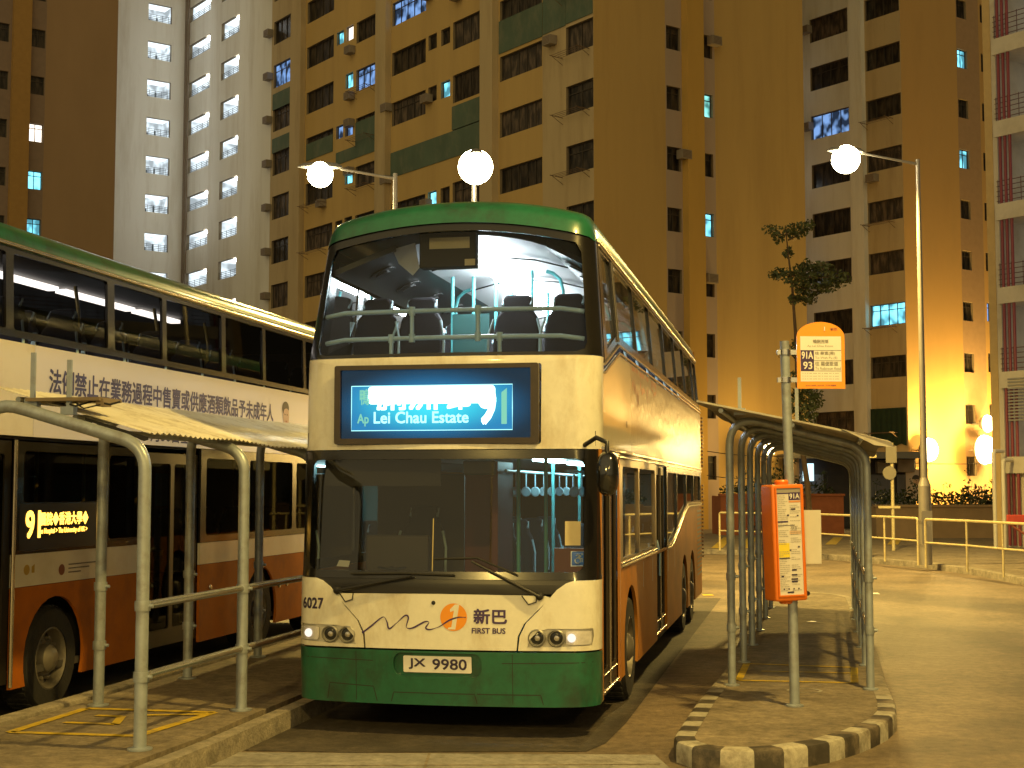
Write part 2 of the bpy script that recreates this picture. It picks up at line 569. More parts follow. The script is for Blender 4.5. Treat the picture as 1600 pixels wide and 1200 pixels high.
# right island: left edge from the back, round the nose, right edge to the back
isl = [(4.35, 25.2), (3.75, 22.3), (2.95, 18.6), (2.34, 15.56), (2.03, 14.22), (1.59, 12.51), (1.28, 11.15), (1.16, 10.6), (1.20, 10.38), (1.30, 10.22), (1.45, 10.13),
       (1.68, 10.12), (1.95, 10.22), (2.28, 10.48), (2.61, 10.88), (2.92, 11.38), (3.12, 11.85), (3.26, 12.4), (3.42, 13.2), (3.60, 14.1), (3.92, 15.5), (4.35, 17.6), (4.9, 20.2), (5.4, 22.6), (5.75, 24.4), (5.6, 25.3), (5.1, 25.7), (4.6, 25.6), (4.36, 25.25)]
inn = kerb_run('island_kerb', isl, True, 0.15, 0.15, painted=(12.2, 19.0), seg=0.235)
p_ = MB(); p_.prism(inn, -0.02, 0.147)
tag(p_.build('island_pavement', M_pave), kind='structure')

# left platform
lk = [(0.0, 22.0), (-2.06, 11.5), (-2.1, 11.3), (-2.2, 10.75), (-2.42, 9.8), (-2.9, 7.6)]
inn = kerb_run('platform_kerb', lk, False, 0.16, 0.15, seg=0.6)
lk2 = [(-4.9, 7.2), (-3.98, 11.35), (-3.67, 12.86), (-1.9, 22)]
inn2 = kerb_run('platform_kerb', lk2, False, 0.16, 0.15, seg=0.9)
# the inner edge of the right kerb lies on its left hand side when walking towards the camera: mirror it
def offs(pts, w):
    out = []
    for i in range(len(pts)):
        a = Vector(pts[max(0, i - 1)]); c = Vector(pts[min(len(pts) - 1, i + 1)])
        d = (c - a).normalized(); nn = Vector((-d.y, d.x))
        p = Vector(pts[i]) + nn * w; out.append((p.x, p.y))
    return out
p_ = MB(); p_.prism([(-0.1, 22.0), (-2.14, 11.5), (-2.26, 10.75), (-2.5, 9.8), (-3.0, 7.6), (-4.8, 7.2), (-3.86, 11.35), (-3.55, 12.86), (-1.8, 22)], -0.02, 0.146)
tag(p_.build('platform_pavement', M_pave), kind='structure')

# far pavement on the right with its kerb
fk = [(12.5, 16.0), (10.9, 22), (10.45, 26), (10.43, 29.55), (10.57, 32.82), (10.27, 36.0), (9.34, 39.2), (8.5, 41.0), (6.9, 43.2), (5.2, 44.6), (-1, 46.5), (-14, 49)]
fk2 = fk[::-1]
kerb_run('street_kerb', fk2, False, 0.16, 0.15, seg=1.0)
fl = offs(fk2, 0.15)
p_ = MB(); p_.prism(fl + [(30, 16), (60, 40), (60, 80), (-60, 80), (-60, 49)], -0.02, 0.146)
tag(p_.build('street_pavement', M_pave), kind='structure')

# painted marks
def line_sheet(mb, p, q, w, z):
    p = Vector(p); q = Vector(q); d = (q - p).normalized(); n = Vector((-d.y, d.x)) * w / 2
    mb.quad((p.x + n.x, p.y + n.y, z), (p.x - n.x, p.y - n.y, z), (q.x - n.x, q.y - n.y, z), (q.x + n.x, q.y + n.y, z))
mk = MB()
c4 = [gp(u, v, .15) for u, v in ((16, 1144), (135, 1107), (335, 1113), (214, 1150))]
for i in range(4): line_sheet(mk, c4[i], c4[(i + 1) % 4], 0.085, 0.152)
for a, c in (((150, 1118), (190, 1120)), ((190, 1120), (180, 1132)), ((180, 1132), (100, 1129)), ((215, 1118), (330, 1116))):
    line_sheet(mk, gp(*a, .15), gp(*c, .15), 0.07, 0.1535)
c4 = [gp(u, v, .15) for u, v in ((1167, 1037), (1335, 1043), (1335, 1067), (1154, 1063))]
for i in range(4): line_sheet(mk, c4[i], c4[(i + 1) % 4], 0.07, 0.152)
line_sheet(mk, gp(1190, 1049, .15), gp(1330, 1052, .15), 0.05, 0.1535)
for a, c in (((1098, 930), (1114, 930)), ((1120, 864), (1138, 846)), ((1163, 864), (1176, 846)), ((1200, 864), (1212, 846)), ((1298, 858), (1310, 846)), ((1395, 858), (1402, 848)), ((1106, 850), (1240, 850))):
    line_sheet(mk, gp(*a, .0), gp(*c, .0), 0.35 if a[0] != 1106 else 0.12, 0.153 if a[1] < 900 else 0.006)
tag(mk.build('yellow_marking', M_yel), kind='structure')
rg = MB()
cx, cy = gp(1257, 1079, .15)
vs = []; N = 40
for k in range(N):
    a = 2 * PI * k / N
    for r in (0.13, 0.16): vs.append((cx + r * math.cos(a), cy + 0.9 * r * math.sin(a), 0.151))
rg.add(vs, [(2 * k, 2 * k + 1, (2 * k + 3) % (2 * N), (2 * k + 2) % (2 * N)) for k in range(N)])
tag(rg.build('white_ring_marking', M_kw), kind='structure')

# drain grate beside the platform
dg_ = MB()
gx, gy = -1.95, 9.0
dg_.box(-0.5, -0.24, 0.009, 0.5, -0.2, 0.022); dg_.box(-0.5, 0.2, 0.009, 0.5, 0.24, 0.022); dg_.box(-0.5, -0.2, 0.009, -0.46, 0.2, 0.022); dg_.box(0.46, -0.2, 0.009, 0.5, 0.2, 0.022)
for k in range(19): dg_.box(-0.44 + k * 0.048, -0.2, 0.0095, -0.422 + k * 0.048, 0.2, 0.02)
o = dg_.build('drain_grate', pm('dark_cast_iron', (0.035, 0.032, 0.03), 0.6, 0.6), loc=(-1.92, 9.82, 0))
o.rotation_euler = (0, 0, R(-4))
tag(o, 'dark iron drain grate set in the pale concrete beside the left platform kerb', 'drain grate')

# scraps of paper dropped about
def scrap(x, y, z, s, label):
    mb = MB(); random.seed(int(x * 100))
    pts = [(-s, -s * .6), (s, -s * .5), (s * .8, s * .6), (-s * .9, s * .5)]
    mb.add([(p[0], p[1], 0.004 + random.random() * s * 0.3) for p in pts] + [(0, 0, s * .35)], [(0, 1, 4), (1, 2, 4), (2, 3, 4), (3, 0, 4)])
    tag(mb.build('paper_scrap', M_white, loc=(x, y, z), fixn=False), label, 'litter')
scrap(*gp(1366, 929), 0.002, 0.10, 'crumpled white scrap of paper on the curved road beyond the right shelter')
scrap(*gp(1268, 973, .15), 0.152, 0.07, 'small flat paper scrap on the island pavement beneath the right shelter')

# ------------------------------------------------------------------ tower blocks
M_ochre = pm('ochre_rendered_wall', (0.50, 0.34, 0.12), 0.9, var=0.10, scale=0.35, tint=(0.40, 0.265, 0.095), tscale=0.8, tamt=0.5, stretch=(1, 1, 0.12), bump=0.15, bscale=8)
M_tan = pm('tan_rendered_wall', (0.48, 0.37, 0.20), 0.9, var=0.10, scale=0.5, tint=(0.33, 0.24, 0.12), tscale=0.9, tamt=0.7, stretch=(1, 1, 0.12), bump=0.15, bscale=8)
M_pale = pm('pale_and_light_lifted_wall', (0.72, 0.70, 0.62), 0.9, var=0.07, scale=0.5, tint=(0.54, 0.49, 0.38), tscale=0.8, tamt=0.7, stretch=(1, 1, 0.12), bump=0.15, bscale=8)  # on the wing, corridor light is put into this paleness
M_shadewall = pm('shade_darkened_wall', (0.33, 0.22, 0.12), 0.9, var=0.10, scale=0.5, stretch=(1, 1, 0.3), bump=0.15, bscale=8)  # ochre darkened: the tower's shade is put into its wall colour
M_deepoch = pm('deep_ochre_strip', (0.50, 0.31, 0.07), 0.9, var=0.10, scale=0.7, stretch=(1, 1, 0.3))
M_mauve = pm('mauve_grey_strip', (0.40, 0.31, 0.24), 0.9, var=0.10, scale=0.7, stretch=(1, 1, 0.3))
M_green = pm('faded_green_spandrel', (0.085, 0.125, 0.085), 0.85, var=0.2, scale=0.8, stretch=(1, 1, 0.5), tint=(0.22, 0.2, 0.13), tscale=1.2, tamt=0.4)
M_reveal = pm('window_reveal', (0.22, 0.17, 0.10), 0.9)
M_alu = pm('window_frame_metal', (0.075, 0.062, 0.048), 0.5, 0.4, var=0.15)
M_room = curtain_mat('dark_room_behind_glass', (0.008, 0.007, 0.006), (0.065, 0.05, 0.036), 0.3)
M_room2 = curtain_mat('curtained_room', (0.03, 0.022, 0.016), (0.14, 0.10, 0.068), 0.6)
M_cyan = emit('cyan_lit_room', (0.22, 0.80, 1.0), 1.9, var=0.8, scale=1.3, stretch=(1.5, 1, 1.2))
M_blue = emit('bluish_lit_room', (0.26, 0.48, 0.95), 0.8, var=0.93, scale=1.5, stretch=(1.5, 1, 1.3))
M_warm = emit('warm_lit_room', (1.0, 0.86, 0.72), 2.2, var=0.3, scale=1.5)
M_teal = emit('teal_lit_room', (0.30, 0.95, 0.85), 1.3, var=0.8, scale=2.0)
M_ac = pm('air_conditioner_casing', (0.24, 0.2, 0.15), 0.6, var=0.2)
M_rack = pm('rusty_rack_bars', (0.14, 0.09, 0.05), 0.7)
ROOM = {'dark': M_room, 'curtain': M_room2, 'cyan': M_cyan, 'blue': M_blue, 'warm': M_warm, 'teal': M_teal}

def facade(name, parent, x0, x1, z0, z1, holes, matf, mats, depth=0.22, step=None):
    xs = sorted(set([x0, x1] + [h[0] for h in holes] + [h[2] for h in holes] + list(matf[1])))
    zs = sorted(set([z0, z1] + [h[1] for h in holes] + [h[3] for h in holes]))
    xs = [x for x in xs if x0 <= x <= x1]; zs = [z for z in zs if z0 <= z <= z1]
    mb = MB()
    cols = {}
    for i in range(len(xs) - 1):
        a, c = xs[i], xs[i + 1]; xc = (a + c) / 2
        hs = sorted([(h[1], h[3]) for h in holes if h[0] < xc < h[2]])
        z = z0
        mb.mat = matf[0](xc)
        for (h0, h1) in hs + [(z1, z1)]:
            h0 = max(z0, min(z1, h0))
            if h0 > z: mb.quad((a, 0, z), (c, 0, z), (c, 0, h0), (a, 0, h0))
            z = max(z, min(z1, h1))
    mb.mat = len(mats) - 1
    for (a, b_, c, d) in holes:
        mb.quad((a, 0, b_), (a, depth, b_), (a, depth, d), (a, 0, d))
        mb.quad((c, 0, b_), (c, depth, b_), (c, depth, d), (c, 0, d))
        mb.quad((a, 0, b_), (c, 0, b_), (c, depth, b_), (a, depth, b_))
        mb.quad((a, 0, d), (c, 0, d), (c, depth, d), (a, depth, d))
    return mb.build(name, mats, parent, fixn=False)

def window_geo(w, h, n, tr=0.68):
    """frame with n lights and a transom, origin at lower left front"""
    fr = MB(); t = 0.04
    fr.box(0, 0, 0, w, 0.06, t); fr.box(0, 0, h - t, w, 0.06, h)
    for k in range(n + 1):
        x = (w - t) * k / n
        fr.box(x, 0.002, t, x + t, 0.058, h - t)
    for k in range(n):
        xa = (w - t) * k / n + t; xb = (w - t) * (k + 1) / n
        if tr: fr.box(xa, 0.006, h * tr, xb, 0.054, h * tr + 0.04)
    return fr
def pane_geo(w, h):
    p = MB(); p.quad((0.02, 0, 0.02), (w - 0.02, 0, 0.02), (w - 0.02, 0, h - 0.02), (0.02, 0, h - 0.02)); return p
WMESH = {}
def put_window(root, x, z, w, h, n, room, depth=0.2, tr=0.68, face=None):
    key = (round(w, 3), round(h, 3), n, tr)
    if key not in WMESH:
        o = window_geo(w, h, n, tr).build('window', M_alu); pn = pane_geo(w, h).build('pane', M_room)
        WMESH[key] = (o.data, {'dark': pn.data})
        bpy.data.objects.remove(o); bpy.data.objects.remove(pn)
    fm, pmesh = WMESH[key]
    if room not in pmesh:
        d = pmesh['dark'].copy(); d.materials.clear(); d.materials.append(ROOM[room]); pmesh[room] = d
    o = bpy.data.objects.new('window', fm); COL.objects.link(o); o.parent = face or root
    o.location = (x, depth - 0.07, z)
    p = bpy.data.objects.new('pane', pmesh[room]); COL.objects.link(p); p.parent = o
    p.location = (0, 0.045, 0)
    return o
def in_view(F, x, z, w, h):
    P, th = F
    for dx, dz in ((0, 0), (w, h), (w / 2, h / 2)):
        X = P[0] + math.cos(th) * (x + dx); Y = P[1] + math.sin(th) * (x + dx)
        u, v = proj(X, Y, z + dz)
        hid = (485 < u < 925 and v > 335) or (u < 480 and v > 350 + 0.33 * u) 
        if -10 < u < 1610 and -12 < v < 820 and not hid: return True
    return False
def windows(faces, root, cap=100):
    """faces: list of (face empty, frame, list of windows). windows past the cap or out of sight become one mesh"""
    n = 0
    for fo, F, ws in faces:
        rest = MB(); rest.mat = 0
        cnt = 0
        for (x, z, w, h, k, room, tr) in ws:
            if in_view(F, x, z, w, h) and n < cap:
                o = put_window(root, x, z, w, h, k, room, tr=tr)
                # place in the frame of the face
                th = F[1]; P = F[0]; L = o.location.copy()
                o.location = (P[0] - root.location.x + math.cos(th) * L.x - math.sin(th) * L.y, P[1] - root.location.y + math.sin(th) * L.x + math.cos(th) * L.y, L.z)
                o.rotation_euler = (0, 0, th)
                n += 1
            else:
                rest.mat = 0
                g_ = window_geo(w, h, k, tr)
                rest.add([(q[0] + x, q[1] + 0.13, q[2] + z) for q in g_.v], g_.f)
                rest.mat = 1
                rest.quad((x, 0.175, z), (x + w, 0.175, z), (x + w, 0.175, z + h), (x, 0.175, z + h))
                cnt += 1
        if cnt:
            o = rest.build('window', [M_alu, M_room], root, fixn=False)
            o['kind'] = 'stuff'
            o.location = (F[0][0] - root.location.x, F[0][1] - root.location.y, 0); o.rotation_euler = (0, 0, F[1])
    return n
def on_face(o, root, F):
    """put a mesh that was built in face coordinates onto its face"""
    o.location = (F[0][0] - root.location.x, F[0][1] - root.location.y, 0)
    o.rotation_euler = (0, 0, F[1])
    return o
AC_ME = None
def put_ac(root, F, x, z):
    global AC_ME
    if AC_ME is None:
        mb = MB(); mb.mat = 0; mb.box(0, -0.42, 0, 0.6, -0.02, 0.42)
        mb.mat = 1
        for k in range(6): mb.box(0.04, -0.425, 0.05 + k * 0.06, 0.56, -0.421, 0.075 + k * 0.06)
        o = mb.build('air_conditioner', [M_ac, M_rack]); AC_ME = o.data; bpy.data.objects.remove(o)
    o = bpy.data.objects.new('air_conditioner', AC_ME); COL.objects.link(o); o.parent = root
    P, th = F
    o.location = (P[0] - root.location.x + math.cos(th) * x, P[1] - root.location.y + math.sin(th) * x, z); o.rotation_euler = (0, 0, th)
RK_ME = {}
def put_rack(root, F, x, z, w):
    k_ = round(w, 2)
    if k_ not in RK_ME:
        mb = MB()
        for s in (0, w): mb.tube([(s, 0, 0), (s, -0.75, 0.03)], 0.018, 5)
        for j in range(4): mb.tube([(0, -0.15 - j * 0.19, 0.01), (w, -0.15 - j * 0.19, 0.01)], 0.012, 5)
        mb.tube([(0, 0, -0.3), (0, -0.6, 0.0)], 0.014, 5); mb.tube([(w, 0, -0.3), (w, -0.6, 0.0)], 0.014, 5)
        o = mb.build('drying_rack', M_rack); RK_ME[k_] = o.data; bpy.data.objects.remove(o)
    o = bpy.data.objects.new('drying_rack', RK_ME[k_]); COL.objects.link(o); o.parent = root
    P, th = F
    o.location = (P[0] - root.location.x + math.cos(th) * x, P[1] - root.location.y + math.sin(th) * x, z); o.rotation_euler = (0, 0, th)

TH1 = math.atan2(-.807, .59)      # faces that look to the left front
TH2 = math.atan2(.59, .807)       # faces that look to the right front
M_corr = emit('glowing_corridor_wall', (0.80, 0.93, 1.0), 1.15, var=0.6, scale=1.1, stretch=(1.5, 1, 1.5))  # walls and ceiling emit in place of lamp light falling on them
M_corrc = emit('glowing_corridor_ceiling', (0.88, 0.97, 1.0), 1.3)
M_tubel = emit('corridor_lamp', (0.9, 0.98, 1.0), 14)
M_rail = pm('corridor_railing', (0.10, 0.12, 0.13), 0.5, 0.4)
COR = {}
def corridor(root, F, x, z, w, h, deep=1.3, lamp=True):
    """an open landing behind an opening: walls and ceiling that glow, lamp and railing"""
    k_ = (round(w, 2), round(h, 2), lamp)
    if k_ not in COR:
        mb = MB(); y0 = 0.23
        mb.mat = 0
        mb.quad((0, deep, 0), (w, deep, 0), (w, deep, h), (0, deep, h))
        mb.quad((0, y0, 0), (0, deep, 0), (0, deep, h), (0, y0, h)); mb.quad((w, y0, 0), (w, deep, 0), (w, deep, h), (w, y0, h))
        mb.mat = 1; mb.quad((0, y0, h), (w, y0, h), (w, deep, h), (0, deep, h))
        mb.mat = 2; mb.quad((0, y0, 0), (w, y0, 0), (w, deep, 0), (0, deep, 0))
        # a stair flight and a door make the back wall read as a place
        mb.mat = 2
        mb.box(w * 0.62, deep - 0.06, 0, w * 0.62 + 0.12, deep - 0.02, h * 0.55)
        mb.box(w * 0.1, deep - 0.3, 0.0, w * 0.3, deep - 0.05, h * 0.35)
        o = mb.build('landing', [M_corr, M_corrc, M_rail], fixn=False)
        rl = MB()
        for j in range(4): rl.tube([(0, 0.1, 0.10 + j * 0.12), (w, 0.1, 0.10 + j * 0.12)], 0.016, 5)
        for j in range(4): rl.tube([(w * (j + .5) / 4, 0.1, 0), (w * (j + .5) / 4, 0.1, 0.5)], 0.016, 5)
        r = rl.build('railing', M_rail)
        l = None
        if lamp:
            lm = MB(); lm.box(w * 0.8, 0.1, h - 0.24, w * 0.8 + 0.3, 0.35, h - 0.05); l = lm.build('landing_lamp', M_tubel)
        COR[k_] = (o.data, r.data, l.data if l else None)
        for q in (o, r, l):
            if q: bpy.data.objects.remove(q)
    dm = COR[k_]
    P, th = F
    o = bpy.data.objects.new('landing', dm[0]); COL.objects.link(o); o.parent = root
    o.location = (P[0] - root.location.x + math.cos(th) * x, P[1] - root.location.y + math.sin(th) * x, z); o.rotation_euler = (0, 0, th)
    for nm, d in (('railing', dm[1]), ('landing_lamp', dm[2])):
        if d:
            q = bpy.data.objects.new(nm, d); COL.objects.link(q); q.parent = o
def wall_fill_light(root, F, x, y, z, e):  # unseen point light added off the wall to brighten it like lamp spill
    li = bpy.data.lights.new('wall_fill_light', 'POINT'); li.energy = e; li.color = (0.95, 0.97, 0.92); li.shadow_soft_size = 0.3
    lo = bpy.data.objects.new('wall_fill_light', li); COL.objects.link(lo); lo.parent = root
    P, th = F
    lo.location = (P[0] - root.location.x + math.cos(th) * x - math.sin(th) * y, P[1] - root.location.y + math.sin(th) * x + math.cos(th) * y, z)
TOPZ = 50
def box_back(root, x0, y0, F, x1, deep, mat, z1=TOPZ):
    """the body of the tower behind its faces"""
    mb = MB(); mb.box(x0, y0, 0, x1, deep, z1 - 0.02)
    return on_face(mb.build('tower_core', mat, root), root, F)

# ---- tower A (centre)
PA = (3.6, 62.4)
TA = empty('tower_block', (PA[0], PA[1], 0))
tag(TA, 'tall central tower block of ochre and tan walls right behind the green roofed bus', 'tower block', 'residential tower blocks')
FA1 = (PA, TH1); FA2 = (PA, TH2)
rows = [20.05 + 2.74 * k for k in range(-6, 6)]      # head height of the windows
wa = []; holes = []
colsA = [  # (t_right, t_left, height, lights, top offset)
    ('g', 0.02, 1.95, 1.30, 2, 0.05), ('f', 3.74, 7.09, 1.22, 5, -0.05), ('e', 8.40, 11.15, 1.42, 4, 0.0), ('s2', 11.42, 12.25, 0.85, 1, -0.1), ('s1', 12.65, 13.45, 0.8, 1, -0.1),
    ('d', 13.7, 17.05, 1.28, 5, -0.12), ('c', 18.32, 20.9, 1.2, 4, -0.15), ('s3', 21.25, 22.1, 0.85, 1, -0.1), ('s4', 22.35, 23.15, 0.75, 1, -0.15), ('b', 23.5, 26.75, 1.3, 4, -0.12), ('a', 28.3, 31.1, 1.45, 4, -0.15)]
litA = {('s2', 7): 'cyan', ('s4', 9): 'cyan', ('s3', 9): 'warm', ('s3', 8): 'cyan', ('c', 8): 'blue', ('d', 9): 'blue', ('s1', 9): 'blue', ('a', 9): 'blue', ('s3', 7): 'blue', ('s4', 7): 'blue',
        ('s3', 6): 'cyan', ('s1', 5): 'cyan', ('b', 8): 'dark'}
random.seed(3)
for (nm, t0, t1, h, n, off) in colsA:
    for k, top in enumerate(rows):
        if nm == 's4' and k % 2 == 0 and (nm, k) not in litA: continue
        x0_, x1_ = -t1, -t0
        z_ = top + off - h
        holes.append((x0_, z_, x1_, z_ + h))
        room = litA.get((nm, k)) or random.choice(['dark', 'dark', 'curtain'] if nm != 'f' else ['curtain', 'curtain', 'dark'])
        wa.append((x0_, z_, x1_ - x0_, h, n, room, 0.7 if n > 1 and random.random() < .35 else 0))
rowsW = [24.68 + 2.66 * k for k in range(-7, 6)]
corr = []
for top in rowsW:
    holes.append((-44.0, top - 1.05, -40.6, top)); corr.append((-44.0, top - 1.05, 3.4, 1.05))
    holes.append((-38.8, top + 0.15 - 1.2, -36.1, top + 0.15)); corr.append((-38.8, top + 0.15 - 1.2, 2.7, 1.2))
for k_, top in enumerate(rowsW):
    if 17 < top < 38: wall_fill_light(TA, FA1, -41.0, -2.2, top - 0.3, 28); wall_fill_light(TA, FA1, -35.6, -2.6, top - 0.3, 13)  # added fill in front of the pale wing
    if 4 < top < 30 and k_ % 2: wall_fill_light(TA, ((20.7, 75.2), TH1), -8.2, -2.0, top, 16)  # added fill in front of the right tower
def matA(x):
    if x < -31.4: return 2  # wing: corridor light put into a paler wall colour
    if x < -28.2: return 1
    if x > -3.7: return 3
    return 1 if x < -26.9 or (-18.3 < x < -17.15) or (-8.35 < x < -7.2) else 0
on_face(facade('wall', TA, -44.6, 0, 0, TOPZ, holes, (matA, (-31.4, -28.2, -26.93, -18.3, -17.15, -8.35, -7.2, -3.7)), [M_ochre, M_tan, M_pale, M_tan, M_reveal]), TA, FA1)
for (x, z, w_, h_) in corr:
    if in_view(FA1, x, z, w_, h_): corridor(TA, FA1, x, z, w_, h_)
# piers standing proud of the face
for (a, c) in ((-28.22, -26.93), (-18.25, -17.18), (-8.3, -7.25)):
    mb = MB(); mb.box(a, -0.35, 0, c, 0.003 - 0.006, TOPZ); on_face(mb.build('pier', M_tan, TA), TA, FA1)
# green spandrels under some rows
for (a, c, za, zb) in ((-31.15, -28.25, 25.3, 26.3), (-31.15, -28.25, 22.6, 23.5), (-26.7, -23.5, 21.3, 22.3), (-20.9, -18.3, 21.1, 22.4), (-23.1, -18.3, 20.4, 21.1), (-17.1, -8.35, 18.6, 19.95), (-11.2, -8.35, 20.0, 21.2), (-7.15, -3.7, 22.9, 24.5), (-3.65, -1.97, 22.95, 25.6), (-1.95, -0.03, 23.0, 24.2)):
    mb = MB(); mb.box(a, -0.035, za, c, -0.003, zb); on_face(mb.build('spandrel', M_green, TA), TA, FA1)
# ledges under windows
random.seed(5)
for k, top in enumerate(rows):
    if 15 < top < 27:
        put_rack(TA, FA1, -2.2, top - 1.32, 1.9)
        if random.random() < .6: put_rack(TA, FA1, -20.8, top - 1.5, 2.0)
        if random.random() < .5: put_rack(TA, FA1, -26.4, top - 1.6, 2.2)
    put_ac(TA, FA1, -31.75, top - 1.0)
    for x_ in (-3.2, -12.9, -17.6, -21.6, -24.8, -10.9):
        if 14 < top < 32 and random.random() < .3: put_ac(TA, FA1, x_, top - random.choice((0.55, 1.75, 1.85)))
    if k % 2: put_ac(TA, FA1, -13.6, top - 0.95)
# drain pipes in the inner corner
mb = MB()
for x in (-44.4, -44.2, -43.95 + 0.1): mb.tube([(x, -0.12, 0), (x, -0.12, TOPZ)], 0.06, 8)
on_face(mb.build('drain_pipe', pm('brown_pipe', (0.2, 0.15, 0.1), 0.6), TA), TA, FA1)
# face A2
wa2 = []; holes2 = []
rows2 = [20.48 + 2.83 * k for k in range(-6, 6)]
litA2 = {('2', 6): 'teal', ('2', 4): 'cyan'}
for k, top in enumerate(rows2):
    for nm, a, c in (('1', 4.33, 5.2), ('2', 6.36, 7.25)):
        holes2.append((a, top - 1.1, c, top))
        wa2.append((a, top - 1.1, c - a, 1.1, 2, litA2.get((nm, k), 'dark'), 0.72))
def matA2(x):
    if 5.28 < x < 6.33: return 1
    if 4.26 < x < 7.4: return 2
    return 0
on_face(facade('wall', TA, 0.001, 13.5, 0, TOPZ, holes2, (matA2, (4.26, 5.28, 6.33, 7.4)), [M_ochre, M_deepoch, M_mauve, M_reveal]), TA, FA2)
mb = MB(); mb.box(5.28, -0.4, 0, 6.33, -0.003, TOPZ); on_face(mb.build('pier', M_deepoch, TA), TA, FA2)
put_ac(TA, FA2, 6.9, rows2[7] - 0.5); put_ac(TA, FA2, 4.9, rows2[5] - 0.55); put_ac(TA, FA2, 6.5, rows2[3] - 0.5)
# left wing face
PAL = (PA[0] - .59 * 44.6, PA[1] + .807 * 44.6); FAL = (PAL, TH2)
holes3 = []; c3 = []
for top in rowsW:
    holes3.append((-2.77, top - 1.2, -1.08, top)); c3.append((-2.77, top - 1.2, 1.69, 1.2))
on_face(facade('wall', TA, -10, -0.001, 0, TOPZ, holes3, (lambda x: 0, ()), [M_pale, M_reveal]), TA, FAL)
for (x, z, w_, h_) in c3:
    if in_view(FAL, x, z, w_, h_): corridor(TA, FAL, x, z, w_, h_, lamp=False)
windows([(None, FA1, wa), (None, FA2, wa2)], TA)
rf = MB(); rf.box(-44.5, 0.1, TOPZ, -0.1, 12, TOPZ + 0.6); on_face(rf.build('roof', M_tan, TA), TA, FA1)
bk = MB(); bk.box(-44.4, 2.2, 0, -13.6, 2.3, TOPZ); bk.box(-44.4, 12, 0, -0.2, 12.2, TOPZ); on_face(bk.build('rear_wall', M_tan, TA), TA, FA1)

# ---- tower B (far left)
PB = (-24.0, 85.9); FB = (PB, TH2)
TB = empty('tower_block', (PB[0], PB[1], 0))
tag(TB, 'far left tower block coloured dark for shade with one white and two cyan lit windows', 'tower block', 'residential tower blocks')
holes = []; wb = []
rowsB = [23.34 + 2.82 * k for k in range(-7, 5)]
litB = {('1', 7): 'warm', ('1', 6): 'cyan', ('1', 5): 'cyan'}
for k, top in enumerate(rowsB):
    for nm, a, c in (('1', -5.28, -4.4), ('2', -7.35, -6.5), ('3', -13, -10)):
        holes.append((a, top - 1.08, c, top)); wb.append((a, top - 1.08, c - a, 1.08, 2 if nm != '3' else 4, litB.get((nm, k), 'dark'), 0.72))
def matB(x):
    if -6.34 < x < -5.31: return 1
    if -7.4 < x < -4.34: return 2
    return 0
on_face(facade('wall', TB, -16, -0.001, 0, TOPZ, holes, (matB, (-7.4, -6.34, -5.31, -4.34)), [M_shadewall, pm('shade_darkened_ochre_strip', (0.36, 0.21, 0.06), 0.9), pm('shade_darkened_grey_strip', (0.25, 0.18, 0.13), 0.9), M_reveal]), TB, FB)  # strips darkened the same way, shade put into their colour
mb = MB(); mb.box(-6.34, -0.35, 0, -5.31, -0.003, TOPZ); on_face(mb.build('pier', MATS['shade_darkened_ochre_strip'], TB), TB, FB)
bk = MB(); bk.box(-16, 0.6, 0, -0.002, 9, TOPZ + 0.5); on_face(bk.build('rear_wall', M_shadewall, TB), TB, FB)
windows([(None, FB, wb)], TB)

# ---- tower C (right)
PC = (20.7, 75.2); FC1 = (PC, TH1); FC2 = (PC, TH2)
TC = empty('tower_block', (PC[0], PC[1], 0))
tag(TC, 'tower block on the right with pale window wall and orange flank behind the street lamp', 'tower block', 'residential tower blocks')
rowsC = [25.83 - 2.80 * k for k in range(-4, 9)]
holes = []; wc = []; corr = []
litC = {('A', 9): 'cyan', ('B', 5): 'blue'}
random.seed(11)
for k, top in enumerate(rowsC):
    for nm, a, c, n in (('A', -2.38, -0.06, 4), ('B', -6.35, -3.6, 4)):
        if nm == 'A' and k >= 11:
            continue
        h = 1.15 if nm == 'A' else 1.35
        holes.append((a, top - h, c, top))
        room = litC.get((nm, k)) or random.choice(['dark', 'dark', 'curtain', 'curtain'])
        wc.append((a, top - h, c - a, h, n, room, 0.7 if random.random() < .4 else 0))
    if top > 3:
        holes.append((-9.6, top - 0.1, -8.35, top + 1.35)); corr.append((-9.6, top - 0.1, 1.25, 1.45))
def matC(x):
    if x < -7.6: return 1
    if -3.3 < x < -2.42: return 1
    return 0 if x > -2.42 else 1
on_face(facade('wall', TC, -16, 0, 0, TOPZ, holes, (matC, (-7.6, -3.3, -2.42)), [M_tan, M_pale, M_reveal]), TC, FC1)
for (x, z, w_, h_) in corr:
    if in_view(FC1, x, z, w_, h_): corridor(TC, FC1, x, z, w_, h_, lamp=False)
mb = MB(); mb.box(-3.27, -0.3, 0, -2.43, -0.003, TOPZ); on_face(mb.build('pier', M_pale, TC), TC, FC1)
ng = MB()
N = 14
for i in range(N):
    x = -2.42 + i * 2.34 / N; x2 = -2.42 + (i + 1) * 2.34 / N
    y = -0.05 - 0.04 * (i % 2); y2 = -0.05 - 0.04 * ((i + 1) % 2)
    dz = 0.06 * math.sin(i * 1.7)
    ng.quad((x, y, 4.3 + dz), (x2, y2, 4.3 + 0.06 * math.sin((i + 1) * 1.7)), (x2, y2, 6.25), (x, y, 6.25))
    ng.quad((x, y - .01, 4.3 + dz), (x2, y2 - .01, 4.3 + 0.06 * math.sin((i + 1) * 1.7)), (x2, y2 - .01, 6.25), (x, y - .01, 6.25))
on_face(ng.build('green_net_screen', pm('dark_green_net', (0.010, 0.028, 0.012), 0.9, var=0.3, scale=3), TC, fixn=False), TC, FC1)
